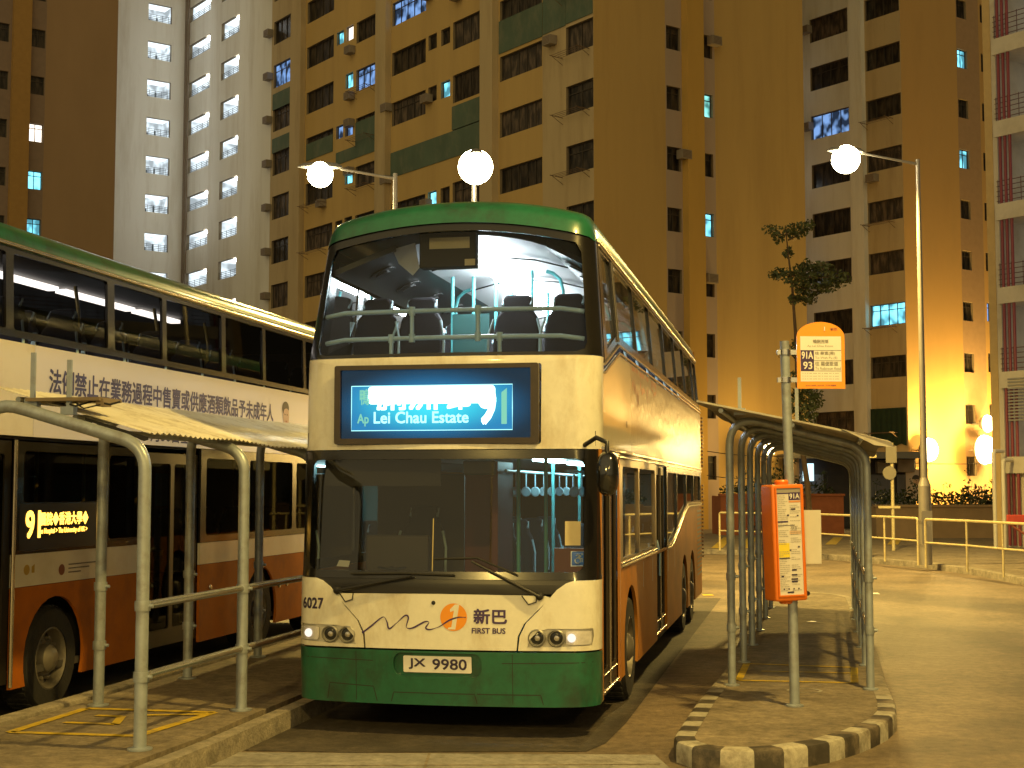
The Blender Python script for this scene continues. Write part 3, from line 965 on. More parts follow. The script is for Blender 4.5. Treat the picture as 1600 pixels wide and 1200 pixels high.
for k, top in enumerate(rowsC):
    if random.random() < .4: put_rack(TC, FC1, -2.3, top - 1.3, 1.7)
    if k == 5 or k == 3: put_ac(TC, FC1, -6.75, top - 0.8)
    if 4 < top < 28 and random.random() < .35: put_ac(TC, FC1, random.choice((-2.2, -5.8, -4.6, -1.2)), top - random.choice((0.5, 1.75)))
holes = []; wc2 = []
litC2 = {('1', 1): 'cyan', ('1', 3): 'cyan', ('2', 5): 'blue'}
for k in range(-3, 9):
    top = 26.3 - 2.82 * k
    for nm, a, c, dz in (('1', 4.85, 5.72, 0), ('2', 6.98, 7.7, 0.1)):
        if top < 5.5 and nm == '2': continue
        holes.append((a, top + dz - 1.05, c, top + dz))
        wc2.append((a, top + dz - 1.05, c - a, 1.05, 2, {('1', 0): 'cyan', ('1', 2): 'cyan', ('2', 5): 'blue'}.get((nm, k), 'dark'), 0.72))
def matC2(x):
    return 1 if 4.78 < x < 6.8 else 0
M_orange = pm('orange_rendered_wall', (0.47, 0.29, 0.10), 0.9, var=0.12, scale=0.5, tint=(0.36, 0.23, 0.09), tscale=0.5, tamt=0.5, stretch=(1, 1, 0.35), bump=0.15, bscale=8)
on_face(facade('wall', TC, 0.001, 12, 0, TOPZ, holes, (matC2, (4.78, 6.8)), [M_orange, pm('faded_brick_strip', (0.34, 0.22, 0.12), 0.9), M_reveal]), TC, FC2)
mb = MB(); mb.box(-0.9, -0.006, 0, -0.003, -0.003, 0.01)
windows([(None, FC1, wc), (None, FC2, wc2)], TC)
bk = MB(); bk.box(-16, 12, 0, 0, 12.2, TOPZ); bk.box(-16, 2.4, 0, -0.2, 2.5, TOPZ); bk.box(-15.9, 0.2, TOPZ, 0, 12, TOPZ + .5); on_face(bk.build('rear_wall', M_tan, TC), TC, FC1)

# ---- gallery block D (right edge)
PD = (15.35, 46.0); FD = (PD, TH1)
TD = empty('gallery_block', (PD[0], PD[1], 0))
tag(TD, 'pale access gallery block at the right edge with white lit galleries and red pipes', 'tower block', 'residential tower blocks')
M_cream = pm('cream_render', (0.55, 0.50, 0.40), 0.85, var=0.12, scale=1.5, tint=(0.36, 0.31, 0.22), tscale=1.2, tamt=0.5)
mb = MB(); mb.box(0, -0.02, 0, 0.28, 6, TOPZ); on_face(mb.build('corner_pier', pm('ochre_corner', (0.5, 0.36, 0.16), 0.9), TD), TD, FD)
mb = MB()
for k in range(-1, 16):
    z = 13.22 + 2.69 * (k - 3)
    if z > TOPZ: break
    mb.box(0.45, -0.18, z, 9, 1.9, z + 0.52)
on_face(mb.build('floor_slab', M_cream, TD), TD, FD)
M_gal = emit('glowing_gallery_wall', (0.82, 0.86, 0.84), 0.32, var=0.4, scale=0.9)  # gallery wall emits in place of lamp light falling on it
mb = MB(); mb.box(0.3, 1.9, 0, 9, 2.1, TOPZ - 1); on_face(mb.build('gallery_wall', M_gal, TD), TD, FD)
mb = MB(); mb.box(0.28, 0.0, 0, 0.45, 1.9, TOPZ - 1); on_face(mb.build('gallery_end_wall', M_cream, TD), TD, FD)
mb = MB()
for x in (0.62, 0.80, 0.98): mb.tube([(x, -0.10, 0.2), (x, -0.10, TOPZ - 1)], 0.05, 8)
on_face(mb.build('red_pipe', pm('red_pipe_paint', (0.20, 0.03, 0.04), 0.45), TD), TD, FD)
mb = MB()
for k in range(0, 14):
    z = 13.22 + 2.69 * (k - 3)
    if z > 30: break
    for j in range(5): mb.tube([(0.45, -0.1, z + 0.62 + j * 0.16), (9, -0.1, z + 0.62 + j * 0.16)], 0.014, 5)
    for j in range(20): mb.tube([(0.5 + j * 0.42, -0.1, z + 0.5), (0.5 + j * 0.42, -0.1, z + 1.3)], 0.014, 5)
on_face(mb.build('gallery_railing', pm('dark_gallery_rail', (0.12, 0.06, 0.06), 0.5), TD), TD, FD)
mb = MB(); mb.box(0.3, 0.02, 0, 3.0, 1.8, 2.9); on_face(mb.build('ground_floor_wall', M_cream, TD), TD, FD)
# louvred vent screen
mb = MB()
for j in range(14): mb.box(0.75, -0.22, 4.1 + j * 0.1, 1.5, -0.19, 4.15 + j * 0.1)
on_face(mb.build('vent_grille', pm('grey_louvre', (0.25, 0.24, 0.22), 0.5), TD), TD, FD)
# ------------------------------------------------------------------ buses
M_bwhite = pm('cream_white_bus_paint', (0.70, 0.68, 0.59), 0.3, var=0.05, scale=1.2, coat=0.35, tint=(0.44, 0.36, 0.23), tscale=2.6, tamt=0.65, stretch=(1, 1, 0.45), fine=0.05)
M_bgreen = pm('green_bus_paint', (0.012, 0.105, 0.058), 0.3, var=0.12, scale=2, coat=0.4, tint=(0.022, 0.040, 0.028), tscale=3, tamt=0.8, stretch=(1, 1, 0.6), fine=0.15)
M_borange = pm('orange_bus_paint', (0.46, 0.185, 0.030), 0.5, var=0.18, scale=1.5, spec=0.08, tint=(0.22, 0.10, 0.04), tscale=1.4, tamt=0.5)
M_bblack = pm('gloss_black_surround', (0.010, 0.009, 0.008), 0.22, var=0.3, coat=0.3)
M_seal = pm('rubber_seal', (0.02, 0.018, 0.016), 0.6)
M_trim = pm('polished_trim', (0.55, 0.50, 0.42), 0.22, 0.9, var=0.15)
G_front = glass('clear_windscreen', (0.90, 0.93, 0.92), 0.5, 0.0, dirt=0.002)
G_low = glass('lower_windscreen', (0.76, 0.78, 0.76), 0.9, 0.015, dirt=0.005)
G_side = glass('tinted_side_glass', (0.40, 0.42, 0.40), 0.95, 0.10, dirt=0.05)
G_side2 = glass('dark_side_glass', (0.17, 0.165, 0.155), 0.24, 0.0, dirt=0.002)
M_cyanrail = pm('turquoise_handrail', (0.14, 0.58, 0.60), 0.35, var=0.1)
M_greyrail = pm('grey_green_rail', (0.42, 0.58, 0.64), 0.4, var=0.1)
M_seatd = pm('dark_seat_fabric', (0.014, 0.012, 0.016), 0.85, var=0.3, scale=12)
M_seatp = pm('dark_seat_shell', (0.09, 0.075, 0.055), 0.5, var=0.2)
M_ceil = pm('bus_ceiling_liner', (0.72, 0.74, 0.76), 0.35, var=0.05)
M_duct = pm('grey_air_duct', (0.012, 0.011, 0.010), 0.3, var=0.15)
M_floor = pm('bus_floor_lino', (0.06, 0.055, 0.05), 0.7)
M_tealp = pm('teal_partition', (0.02, 0.085, 0.08), 0.5)
M_redp = pm('maroon_partition', (0.16, 0.028, 0.025), 0.45)
M_tubeb = emit('bus_ceiling_lamp', (0.86, 0.95, 1.0), 60)
M_tubew = emit('bus_strip_lamp', (1.0, 0.93, 0.90), 10.0)
M_orangelogo = pm('orange_roundel', (0.75, 0.27, 0.01), 0.4, var=0.04)
M_purple = pm('purple_lettering', (0.05, 0.025, 0.11), 0.45, var=0.03)
M_tyre = pm('tyre_rubber', (0.018, 0.017, 0.016), 0.8, var=0.3, scale=14, bump=0.3)
M_rim = pm('dusty_steel_rim', (0.20, 0.18, 0.15), 0.5, 0.5, var=0.25, scale=9)
M_under = pm('dark_underframe', (0.015, 0.013, 0.012), 0.9)

def wheel(parent, x, y, r, w, side):
    """side +1: outer face towards +x"""
    s = side
    mb = MB()
    prof = [(r * 0.60, -w / 2), (r * 0.93, -w / 2), (r * 0.985, -w / 2 + 0.03), (r, -w / 2 + 0.07), (r, w / 2 - 0.07), (r * 0.985, w / 2 - 0.03), (r * 0.93, w / 2), (r * 0.60, w / 2)]
    mb.lathe(prof, (0, 0, 0), 'x', 40, cap=False)
    for k in range(40):        # tread lugs
        a = 2 * PI * k / 40
        for sx in (-0.55, 0.0, 0.55):
            cx_ = sx * w * 0.42; c_, s_ = math.cos(a), math.sin(a)
            q = []
            for (dr, dt, dx) in ((0, -.022, -.045), (0, .022, -.045), (0, .022, .045), (0, -.022, .045), (.012, -.018, -.04), (.012, .018, -.04), (.012, .018, .04), (.012, -.018, .04)):
                rr = r - 0.002 + dr
                q.append((cx_ + dx, rr * c_ - dt * s_, rr * s_ + dt * c_))
            mb.add(q, [(4, 5, 6, 7), (0, 1, 5, 4), (1, 2, 6, 5), (2, 3, 7, 6), (3, 0, 4, 7)])
    o = mb.build('wheel', M_tyre, parent, smooth=40, loc=(x, y, r))
    rm = MB()
    f = w / 2 * s
    rm.lathe([(r * 0.61, f - 0.16 * s), (r * 0.61, f - 0.01 * s), (r * 0.57, f + 0.0 * s), (r * 0.54, f - 0.03 * s), (r * 0.50, f - 0.10 * s), (r * 0.28, f - 0.09 * s), (r * 0.26, f - 0.01 * s), (r * 0.16, f + 0.03 * s), (0.001, f + 0.035 * s)], (0, 0, 0), 'x', 32, cap=False)
    for k in range(10):
        a = 2 * PI * k / 10
        rm.lathe([(0.018, f - 0.09 * s), (0.018, f - 0.05 * s), (0.001, f - 0.045 * s)], (0, r * 0.39 * math.cos(a), r * 0.39 * math.sin(a)), 'x', 6)
    rm.build('rim', M_rim, o, smooth=40)
    hl = MB(); hl.mat = 0
    for k in range(8):
        a = 2 * PI * (k + .5) / 8
        hl.lathe([(0.028, f - 0.094 * s), (0.001, f - 0.0935 * s)], (0, r * 0.43 * math.cos(a), r * 0.43 * math.sin(a)), 'x', 10)
    hl.build('vent_hole', M_under, o)
    return o

SEAT = None
def seat(parent, x, y, z, sc_=1.0):
    global SEAT
    if SEAT is None:
        s = MB()
        # cushion, rounded
        s.add([], [])
        s.box(-0.205, -0.02, 0.36, 0.205, 0.42, 0.46)
        st = s.build('seat', M_seatd, None, bevel=0.03)
        b = MB()
        prof = [(-0.21, 0.44), (-0.215, 0.80), (-0.19, 0.98), (-0.15, 1.02), (-0.14, 1.13), (-0.11, 1.18), (0.11, 1.18), (0.14, 1.13), (0.15, 1.02), (0.19, 0.98), (0.215, 0.80), (0.21, 0.44)]
        n = len(prof)
        def yy(zz): return 0.36 + (zz - 0.44) * 0.18
        vs = [(px_, yy(pz), pz) for px_, pz in prof] + [(px_ * .96, yy(pz) + 0.09, pz) for px_, pz in prof]
        fs = [tuple(range(n)), tuple(range(2 * n - 1, n - 1, -1))] + [(i, (i + 1) % n, (i + 1) % n + n, i + n) for i in range(n)]
        b.add(vs, fs)
        bk_ = b.build('seat_back', M_seatd, st, bevel=0.025)
        h = MB(); h.tube([(-0.13, 0.47, 1.08), (-0.13, 0.52, 1.15), (0.13, 0.52, 1.15), (0.13, 0.47, 1.08)], 0.012, 8)
        h.tube([(-0.2, 0.40, 0.95), (-0.24, 0.36, 0.8), (-0.24, 0.34, 0.55)], 0.012, 6); h.tube([(0.2, 0.40, 0.95), (0.24, 0.36, 0.8), (0.24, 0.34, 0.55)], 0.012, 6)
        h.build('grab_handle', M_greyrail, st)
        l = MB(); l.box(-0.16, 0.05, 0, -0.12, 0.38, 0.36); l.box(0.12, 0.05, 0, 0.16, 0.38, 0.36); l.build('seat_leg', M_seatp, st)
        for q in [st] + list(st.children): pass
        SEAT = st
        st.parent = parent; st.location = (x, y, z)
        return st
    return clone(SEAT, parent, (x, y, z))

# ---------------- bus 1, facing the camera
A1R = R(11.2)
BX, BY = -0.546, 11.64
bus = empty('double_decker_bus', (BX, BY, 0), -A1R)
tag(bus, 'cream double decker bus with green roof, lit blue destination screen and plate JX 9980', 'bus', 'double decker buses standing at the terminus')
HW = 1.25
CR = 0.20
def hw(z):
    return HW if z < 3.05 else HW - 0.085 * (z - 3.05)
FY = [(0.0, 0.03), (0.27, 0.02), (0.67, -0.01), (1.2, 0.0), (1.3, 0.02), (2.2, 0.09), (2.3, 0.10), (3.0, 0.13), (3.1, 0.15), (4.2, 0.40), (5, 0.5)]
def fy(z):
    for (a, b_), (c, d) in zip(FY, FY[1:]):
        if z <= c: return b_ + (d - b_) * (z - a) / (c - a)
    return FY[-1][1]
Y0 = -0.14
def corner(ax_):
    e = abs(ax_) - (HW - CR)
    if e <= 0: return 0.0
    e = min(1.0, e / CR)
    return CR * (1 - math.sqrt(max(0.0, 1 - e * e)))
def FM(x, z, d):
    k = hw(z) / HW
    return (x * k * (1 - 0.0 * d), Y0 + fy(z) + 0.13 * (x / HW) ** 2 + corner(x) + d, z)
def SM(sgn):
    return lambda t, z, d: (sgn * (hw(z) - d), t, z)
XS = [-1.245, -1.235, -1.215, -1.19, -1.155, -1.11, -1.05] + [i * 0.1 for i in range(-9, 10)] + [1.05, 1.11, 1.155, 1.19, 1.215, 1.235, 1.245]
ZS = [0.67, 1.2, 1.3, 2.2, 2.3, 3.0, 3.1, 3.3, 3.5, 3.7, 3.9, 4.05]
def fpanel(name, outline, mat, holes=(), thick=0.03, d0=0.0, parent=None, smooth=35):
    return panel(name, outline, FM, mat, parent or bus, holes, thick, XS, ZS, d0, smooth)

# front skirt (bumper)
fpanel('bumper', [(-1.25, 0.27), (-1.24, 0.255), (-0.9, 0.25), (0.9, 0.25), (1.24, 0.255), (1.25, 0.27), (1.25, 0.675), (-1.25, 0.675)], M_bgreen, holes=[rrect(-0.38, 0.475, 0.34, 0.66, 0.07)], thick=0.04)
fpanel('plate_recess', rrect(-0.40, 0.46, 0.36, 0.672, 0.07), M_bgreen, thick=0, d0=0.035)
o = fpanel('number_plate', rrect(-0.30, 0.505, 0.255, 0.635, 0.01), M_white, thick=0.012, d0=0.015)
text('JX', -0.255, 0.530, FM, M_dark, o, 'plate_lettering', height=0.082, width=0.135, d=0.012, bold=0.004)
text('9980', -0.06, 0.530, FM, M_dark, o, 'plate_lettering', height=0.082, width=0.275, d=0.012, bold=0.004)
# bumper seams and steps
mb = MB()
for (xa, xb, za, zb) in ((-0.70, -0.695, 0.27, 0.66), (0.58, 0.585, 0.27, 0.66)):
    vs = [FM(xa, za, -0.001), FM(xb, za, -0.001), FM(xb, zb, -0.001), FM(xa, zb, -0.001)]; mb.add(vs, [(0, 1, 2, 3)])
def strip_on(mb, pts, w_, d=-0.002, mapf=FM):
    """a thin line laid along 2D points on the surface"""
    P = [Vector(p) for p in pts]
    vs = []
    for i, p in enumerate(P):
        a = P[max(0, i - 1)]; c = P[min(len(P) - 1, i + 1)]
        dd = (c - a).normalized(); n = Vector((-dd.y, dd.x)) * w_ / 2
        vs.append(mapf(p.x + n.x, p.y + n.y, d)); vs.append(mapf(p.x - n.x, p.y - n.y, d))
    mb.add(vs, [(2 * i, 2 * i + 1, 2 * i + 3, 2 * i + 2) for i in range(len(P) - 1)])
def sub(pts, n=6):
    out = []
    for a, c in zip(pts, pts[1:]):
        for k in range(n): out.append((a[0] + (c[0] - a[0]) * k / n, a[1] + (c[1] - a[1]) * k / n))
    return out + [pts[-1]]
strip_on(mb, sub([(-0.95, 0.27), (-0.93, 0.40), (-0.55, 0.385), (-0.52, 0.27)]), 0.007)
strip_on(mb, sub([(-0.40, 0.27), (-0.38, 0.345), (0.28, 0.345), (0.30, 0.27)]), 0.007)
strip_on(mb, sub([(0.30, 0.345), (0.80, 0.345), (0.82, 0.27)]), 0.007)
strip_on(mb, sub([(-1.2, 0.60), (-0.55, 0.59)], 10), 0.006)
strip_on(mb, sub([(0.5, 0.59), (1.2, 0.60)], 10), 0.006)
mb.build('seam', M_seal, bus, fixn=False)

# cream front: middle panel and the two corner panels that carry the lamps
SEAM = [(0.62, 0.69), (0.63, 0.80), (0.68, 0.90), (0.78, 1.0), (0.90, 1.12), (0.98, 1.185), (1.06, 1.215)]
mid = [(-p[0] + 0.006, p[1]) for p in SEAM] ; mid_r = [(p[0] - 0.006, p[1]) for p in SEAM]
top = [(0.90, 1.16), (0.86, 1.13), (0.6, 1.12), (0, 1.115), (-0.6, 1.12), (-0.86, 1.13), (-0.90, 1.16)]
mo = [(-0.614, 0.69), (0.614, 0.69), (0.624, 0.80), (0.674, 0.90), (0.774, 1.0), (0.88, 1.10), (0.84, 1.115), (0.6, 1.12), (0, 1.125), (-0.6, 1.12), (-0.84, 1.115), (-0.88, 1.10), (-0.774, 1.0), (-0.674, 0.90), (-0.624, 0.80)]
fpanel('front_panel', mo, M_bwhite)
for s in (-1, 1):
    pts = [(0.628, 0.69), (1.25, 0.69), (1.25, 1.235), (1.06, 1.235), (1.0, 1.215), (0.93, 1.165), (0.79, 1.005), (0.69, 0.905), (0.640, 0.80)]
    hole = [(0.70, 0.715), (1.19, 0.73), (1.205, 0.80), (1.20, 0.862), (0.86, 0.862), (0.78, 0.84), (0.72, 0.78)]
    if s < 0:
        pts = [(-a, b_) for a, b_ in pts][::-1]; hole = [(-a, b_) for a, b_ in hole][::-1]
    cp = fpanel('corner_panel', pts, M_bwhite, holes=[hole])
    M_hl = pm('silver_lamp_housing', (0.55, 0.53, 0.47), 0.3, 0.3, var=0.08)
    h = fpanel('headlight', hole, M_hl, thick=0, d0=0.022)
    for x in (0.775, 0.925):
        c = FM(s * x, 0.79, 0.0)
        lm = MB()
        lm.lathe([(0.068, 0.03), (0.070, -0.012), (0.062, -0.018), (0.056, 0.005)], (c[0], c[1], c[2]), 'y', 28)
        lm.build('lamp_bezel', pm('silver_bezel', (0.30, 0.29, 0.26), 0.35, 0.6), h, smooth=40)
        l2 = MB()
        l2.lathe([(0.057, 0.010), (0.050, 0.004), (0.03, 0.0), (0.001, -0.002)], (c[0], c[1], c[2]), 'y', 24)
        l2.build('lamp_lens', pm('lamp_lens_glass', (0.03, 0.03, 0.03), 0.12, 0.3, var=0.5, scale=30), h, smooth=60)
        l3 = MB(); l3.lathe([(0.026, -0.001), (0.020, -0.010), (0.001, -0.012)], (c[0] + .004, c[1], c[2]), 'y', 14)
        l3.build('lamp_bulb_cap', M_chrome, h, smooth=50)
    x0_, x1_ = (1.0, 1.19) if s > 0 else (-1.19, -1.03)
    ind = fpanel('indicator_lamp', rrect(x0_, 0.738, x1_, 0.845, 0.02), pm('clear_indicator_lens', (0.62, 0.60, 0.60), 0.15, 0.2, var=0.3, scale=16, coat=1.0), thick=0.02, d0=-0.004)
    gl = MB(); c = FM(s * (1.045 if s > 0 else 1.12), 0.792, -0.012)
    gl.lathe([(0.034, 0.0), (0.028, -0.012), (0.001, -0.018)], (c[0], c[1], c[2]), 'y', 16)
    gl.build('side_lamp', emit('lit_side_lamp', (1.0, 0.86, 0.72), 1.1), ind, smooth=60)
# lock in the middle panel
mb = MB(); c = FM(-0.05, 1.055, -0.001); mb.lathe([(0.017, 0), (0.015, -0.006), (0.001, -0.007)], c, 'y', 14); mb.build('lock', M_blackplast, bus)
# wiper cowl
fpanel('cowl', [(-1.07, 1.235), (-1.0, 1.20), (-0.90, 1.13), (-0.6, 1.125), (0, 1.13), (0.6, 1.125), (0.90, 1.13), (1.0, 1.20), (1.07, 1.235), (1.07, 1.262), (-1.07, 1.262)], M_blackplast, thick=0.02, d0=0.012)
# lower windscreen surround and glass
LH = rrect(-1.14, 1.30, 1.13, 2.195, 0.07)
fpanel('windscreen_surround', [(-1.25, 1.24), (1.25, 1.24), (1.25, 2.268), (-1.25, 2.268)], M_bblack, holes=[LH], thick=0.03, d0=0.006)
gl = fpanel('windscreen', rrect(-1.16, 1.28, 1.15, 2.215, 0.08), G_low, thick=0, d0=0.018)
# cream destination band
DH = rrect(-0.93, 2.315, 0.79, 2.965, 0.02)
fpanel('front_panel', [(-1.25, 2.275), (1.25, 2.275), (1.25, 3.03), (-1.25, 3.03)], M_bwhite, holes=[DH], thick=0.03)
# destination box: frame, screen and characters
DM = flat_map((-0.07, Y0 + fy(2.64), 2.64), (1, 0, 0))
def backlight(name, near, far, s, z0, rx, rz):
    # screen glow put into the emission colour, fading from middle to edges
    m = emit(name, near, s)
    n = m.node_tree; b = n.nodes['Principled BSDF']
    tc = n.nodes.new('ShaderNodeTexCoord'); mp = n.nodes.new('ShaderNodeMapping')
    mp.inputs['Location'].default_value = (0.11 / rx, 0, -z0 / rz); mp.inputs['Scale'].default_value = (1 / rx, 0, 1 / rz)
    ln = n.nodes.new('ShaderNodeVectorMath'); ln.operation = 'LENGTH'
    n.links.new(tc.outputs['Object'], mp.inputs['Vector']); n.links.new(mp.outputs['Vector'], ln.inputs[0])
    rp = n.nodes.new('ShaderNodeValToRGB'); rp.color_ramp.interpolation = 'EASE'
    rp.color_ramp.elements[0].position = 0.15; rp.color_ramp.elements[0].color = tuple(near) + (1,)
    rp.color_ramp.elements[1].position = 1.0; rp.color_ramp.elements[1].color = tuple(far) + (1,)
    n.links.new(ln.outputs['Value'], rp.inputs['Fac']); n.links.new(rp.outputs['Color'], b.inputs['Emission Color'])
    return m
M_screen = backlight('destination_screen_blue', (0.01, 0.22, 0.50), (0.004, 0.025, 0.05), 1.0, 2.62, 0.95, 0.36)
M_lcd = backlight('destination_lcd_panel', (0.04, 0.66, 0.80), (0.015, 0.20, 0.42), 1.15, 2.66, 0.78, 0.30)
M_lcdw = emit('destination_lit_segments', (0.62, 1.0, 1.0), 3.2)
M_lcdt = emit('destination_text_segments', (0.45, 1.0, 0.97), 1.4)
M_lcdg = emit('destination_pale_segments', (0.30, 0.85, 0.60), 0.75)
db = empty('destination_display'); db.parent = bus
def DF(a, z, d): return DM(a, z, d)
fr = panel('display_frame', rrect(-0.85, -0.322, 0.85, 0.322, 0.02), DF, pm('rusty_black_frame', (0.03, 0.018, 0.010), 0.4, var=0.4, scale=12, coat=0.3), db, holes=[rrect(-0.80, -0.275, 0.785, 0.285, 0.01)], thick=0.07, d0=-0.018)
panel('screen', rrect(-0.81, -0.285, 0.80, 0.295, 0.01), DF, M_screen, db, thick=0.0, d0=0.03)
panel('lcd_panel', rrect(-0.715, -0.21, 0.63, 0.155, 0.004), DF, M_lcd, db, thick=0.0, d0=0.026)
mb = MB()
strip_on(mb, sub([(-0.715, 0.155), (-0.715, -0.21), (0.63, -0.21), (0.63, 0.155), (-0.715, 0.155)], 2), 0.006, 0.0245, DF)
mb.build('lcd_edge', M_lcdt, db, fixn=False)
panel('lit_band', rrect(-0.575, 0.005, 0.49, 0.15, 0.035), DF, M_lcdw, db, thick=0.0, d0=0.022)
text('鴨', -0.645, 0.0, DF, M_lcdg, db, 'display_lettering', height=0.128, width=0.08, d=0.0225, bold=0.004)
text('脷洲邨', -0.50, -0.045, DF, M_lcdw, db, 'display_lettering', height=0.16, width=0.78, d=0.021, bold=0.012)
text('Ap', -0.665, -0.175, DF, M_lcdg, db, 'display_lettering', height=0.098, width=0.095, d=0.0235, bold=0.004)
text('Lei Chau Estate', -0.525, -0.153, DF, M_lcdt, db, 'display_lettering', height=0.092, width=0.79, d=0.0235, bold=0.005)
text('9', 0.345, -0.17, DF, M_lcdw, db, 'display_lettering', height=0.30, width=0.135, d=0.020, bold=0.018)
mb = MB(); mb.add([DF(a, z, 0.0225) for a, z in ((0.54, -0.165), (0.585, -0.165), (0.585, 0.125), (0.54, 0.09))], [(0, 1, 2, 3)]); mb.build('display_segment', M_lcdg, db, fixn=False)
panel('screen_glass', rrect(-0.80, -0.275, 0.785, 0.285, 0.01), DF, glass('display_cover_glass', (0.97, 0.98, 1.0), 0.6, -0.015), db, thick=0.0, d0=0.004)

# upper windscreen
def arch(x, z0, k): return z0 - k * x * x
UH = [(-1.13, 3.13), (-1.10, 3.075), (-1.04, 3.06), (1.06, 3.06), (1.13, 3.085), (1.15, 3.14)]
N = 14
ut = []
for i in range(N + 1):
    x = 1.10 - 2.2 * i / N; ut.append((x, arch(x, 4.105, 0.10)))
UH = UH + [(1.14, 3.90)] + ut + [(-1.135, 3.90)]
so_ = [(-1.25, 3.035), (1.25, 3.035), (1.25, 4.02)] + [(1.22 - 2.44 * i / 16, arch(1.22 - 2.44 * i / 16, 4.175, 0.09)) for i in range(17)] + [(-1.25, 4.02)]
fpanel('windscreen_surround', so_, M_bblack, holes=[UH], thick=0.035, d0=0.004)
def grow(poly, k, c=(0, 3.6)): return [(c[0] + (p[0] - c[0]) * k, c[1] + (p[1] - c[1]) * k) for p in poly]
fpanel('windscreen', grow(UH, 1.015), G_front, thick=0, d0=0.02)

# roof
LEN = 12.35
def roof_xz(s):
    """s in -1..1 across: crown in the middle, rounded shoulder, then down to the gutter"""
    a = abs(s); sg = 1 if s >= 0 else -1
    if a < 0.84:
        x = a / 0.84 * 1.06; z = 4.405 - 0.125 * (x / 1.06) ** 2.2
    else:
        q = (a - 0.84) / 0.16 * PI / 2
        x = 1.06 + 0.105 * math.sin(q); z = 4.28 - 0.24 * (1 - math.cos(q)) ** 0.9
    return sg * x, z
def zfront(x): return arch(x, 4.172, 0.09) if abs(x) < 1.22 else 4.02
mb = MB()
SN = 48
ts = [0, 0.1, 0.25, 0.45, 0.7, 1.0]
rows_ = []
for tau in ts:
    row = []
    for i in range(SN + 1):
        s = -1 + 2 * i / SN
        x, z = roof_xz(s)
        zf = min(zfront(x * HW / 1.166), z)
        xf = x * HW / 1.166 * hw(zf) / HW
        yf = FM(x * HW / 1.166, zf, -0.012)[1]
        k = math.sqrt(max(0, 1 - (1 - tau) ** 2))
        row.append((xf + (x - xf) * tau, yf + 0.36 * tau, zf + (z - zf) * k))
    rows_.append(row)
for y in [1.0 + 1.0 * j for j in range(12)] + [LEN]:
    rows_.append([(roof_xz(-1 + 2 * i / SN)[0], y, roof_xz(-1 + 2 * i / SN)[1]) for i in range(SN + 1)])
m_ = SN + 1
vs = [p for r_ in rows_ for p in r_]
mb.add(vs, [(j * m_ + i, j * m_ + i + 1, (j + 1) * m_ + i + 1, (j + 1) * m_ + i) for j in range(len(rows_) - 1) for i in range(SN)])
mb.build('roof', M_bgreen, bus, smooth=60)
# gutter: the bright line along the roof edge
for s in (-1, 1):
    mb = MB(); mb.tube([(s * 1.172, 0.62, 4.045), (s * 1.172, LEN, 4.045)], 0.016, 8); mb.tube([(s * 1.178, 0.62, 4.005), (s * 1.178, LEN, 4.005)], 0.008, 6)
    mb.build('roof_gutter', M_trim, bus, smooth=60)
mb = MB(); mb.lathe([(0.05, 0), (0.045, 0.04), (0.02, 0.055), (0.001, 0.06)], (0.0, 1.4, 4.395), 'z', 14); mb.build('roof_aerial_base', M_blackplast, bus)

# nearside
S = SM(1)
def spanel(name, outline, mat, holes=(), thick=0.03, d0=0.0, parent=None, sgn=1, zs=(3.05,)):
    return panel(name, outline, SM(sgn), mat, parent or bus, holes, thick, (), zs, d0, 35)
def archpts(c, r, z0, n=14, flat=1.0):
    """points of a wheel arch from left to right, to be set into a lower edge"""
    out = []
    a0 = math.asin(max(-1, min(1, (z0 - 0.5) / r)))
    for i in range(n + 1):
        a = PI - a0 - (PI - 2 * a0) * i / n
        out.append((c + r * math.cos(a), 0.5 + r * math.sin(a) * flat))
    return out
Z0 = 0.29
LEN_ = LEN
T0 = 0.22
# corner post strip between front and door
spanel('corner_post', [(T0 - 0.03, 0.27), (0.30, 0.27), (0.30, 2.275), (T0 - 0.03, 2.275)], M_borange, thick=0.02, d0=0.002)
low = [(1.46, Z0)] + archpts(2.26, 0.56, Z0) + [(4.78, Z0), (4.78, 0.33), (6.05, 0.33), (6.05, Z0)] + archpts(8.75, 0.56, Z0) + archpts(10.25, 0.56, Z0) + [(LEN, Z0), (LEN, 1.70), (9.4, 1.70), (8.4, 1.56), (7.2, 1.32), (6.6, 1.24), (6.05, 1.24), (6.05, 1.26), (4.78, 1.26), (1.46, 1.26)]
spanel('lower_side_panel', low, M_borange, holes=[[(4.80, 0.345), (6.03, 0.345), (6.03, 1.235), (4.80, 1.235)]])
# lower windows band
lw = [(1.46, 1.275), (4.76, 1.275), (4.76, 2.275), (1.46, 2.275)]
def win_holes(edges, z0, z1, r=0.05): return [rrect(a, z0, c, z1, r) for a, c in edges]
spanel('window_surround', lw, pm('bronze_window_post', (0.20, 0.15, 0.09), 0.35, 0.4), holes=win_holes([(1.62, 2.95), (3.03, 4.62)], 1.33, 2.16))
spanel('side_window', [(1.58, 1.3), (4.68, 1.3), (4.68, 2.2), (1.58, 2.2)], G_side, thick=0, d0=0.02)
lw2 = [(6.08, 1.255), (6.6, 1.255), (7.2, 1.335), (8.4, 1.575), (9.4, 1.715), (LEN, 1.715), (LEN, 2.275), (6.08, 2.275)]
spanel('window_surround', lw2, M_bblack, holes=[[(6.2, 1.32), (6.6, 1.32), (7.15, 1.40), (7.55, 1.48), (7.55, 2.16), (6.2, 2.16)], [(7.62, 1.50), (8.4, 1.645), (9.15, 1.75), (9.15, 2.16), (7.62, 2.16)], rrect(9.22, 1.78, 10.6, 2.16, 0.03), rrect(10.67, 1.78, 12.1, 2.16, 0.03)])
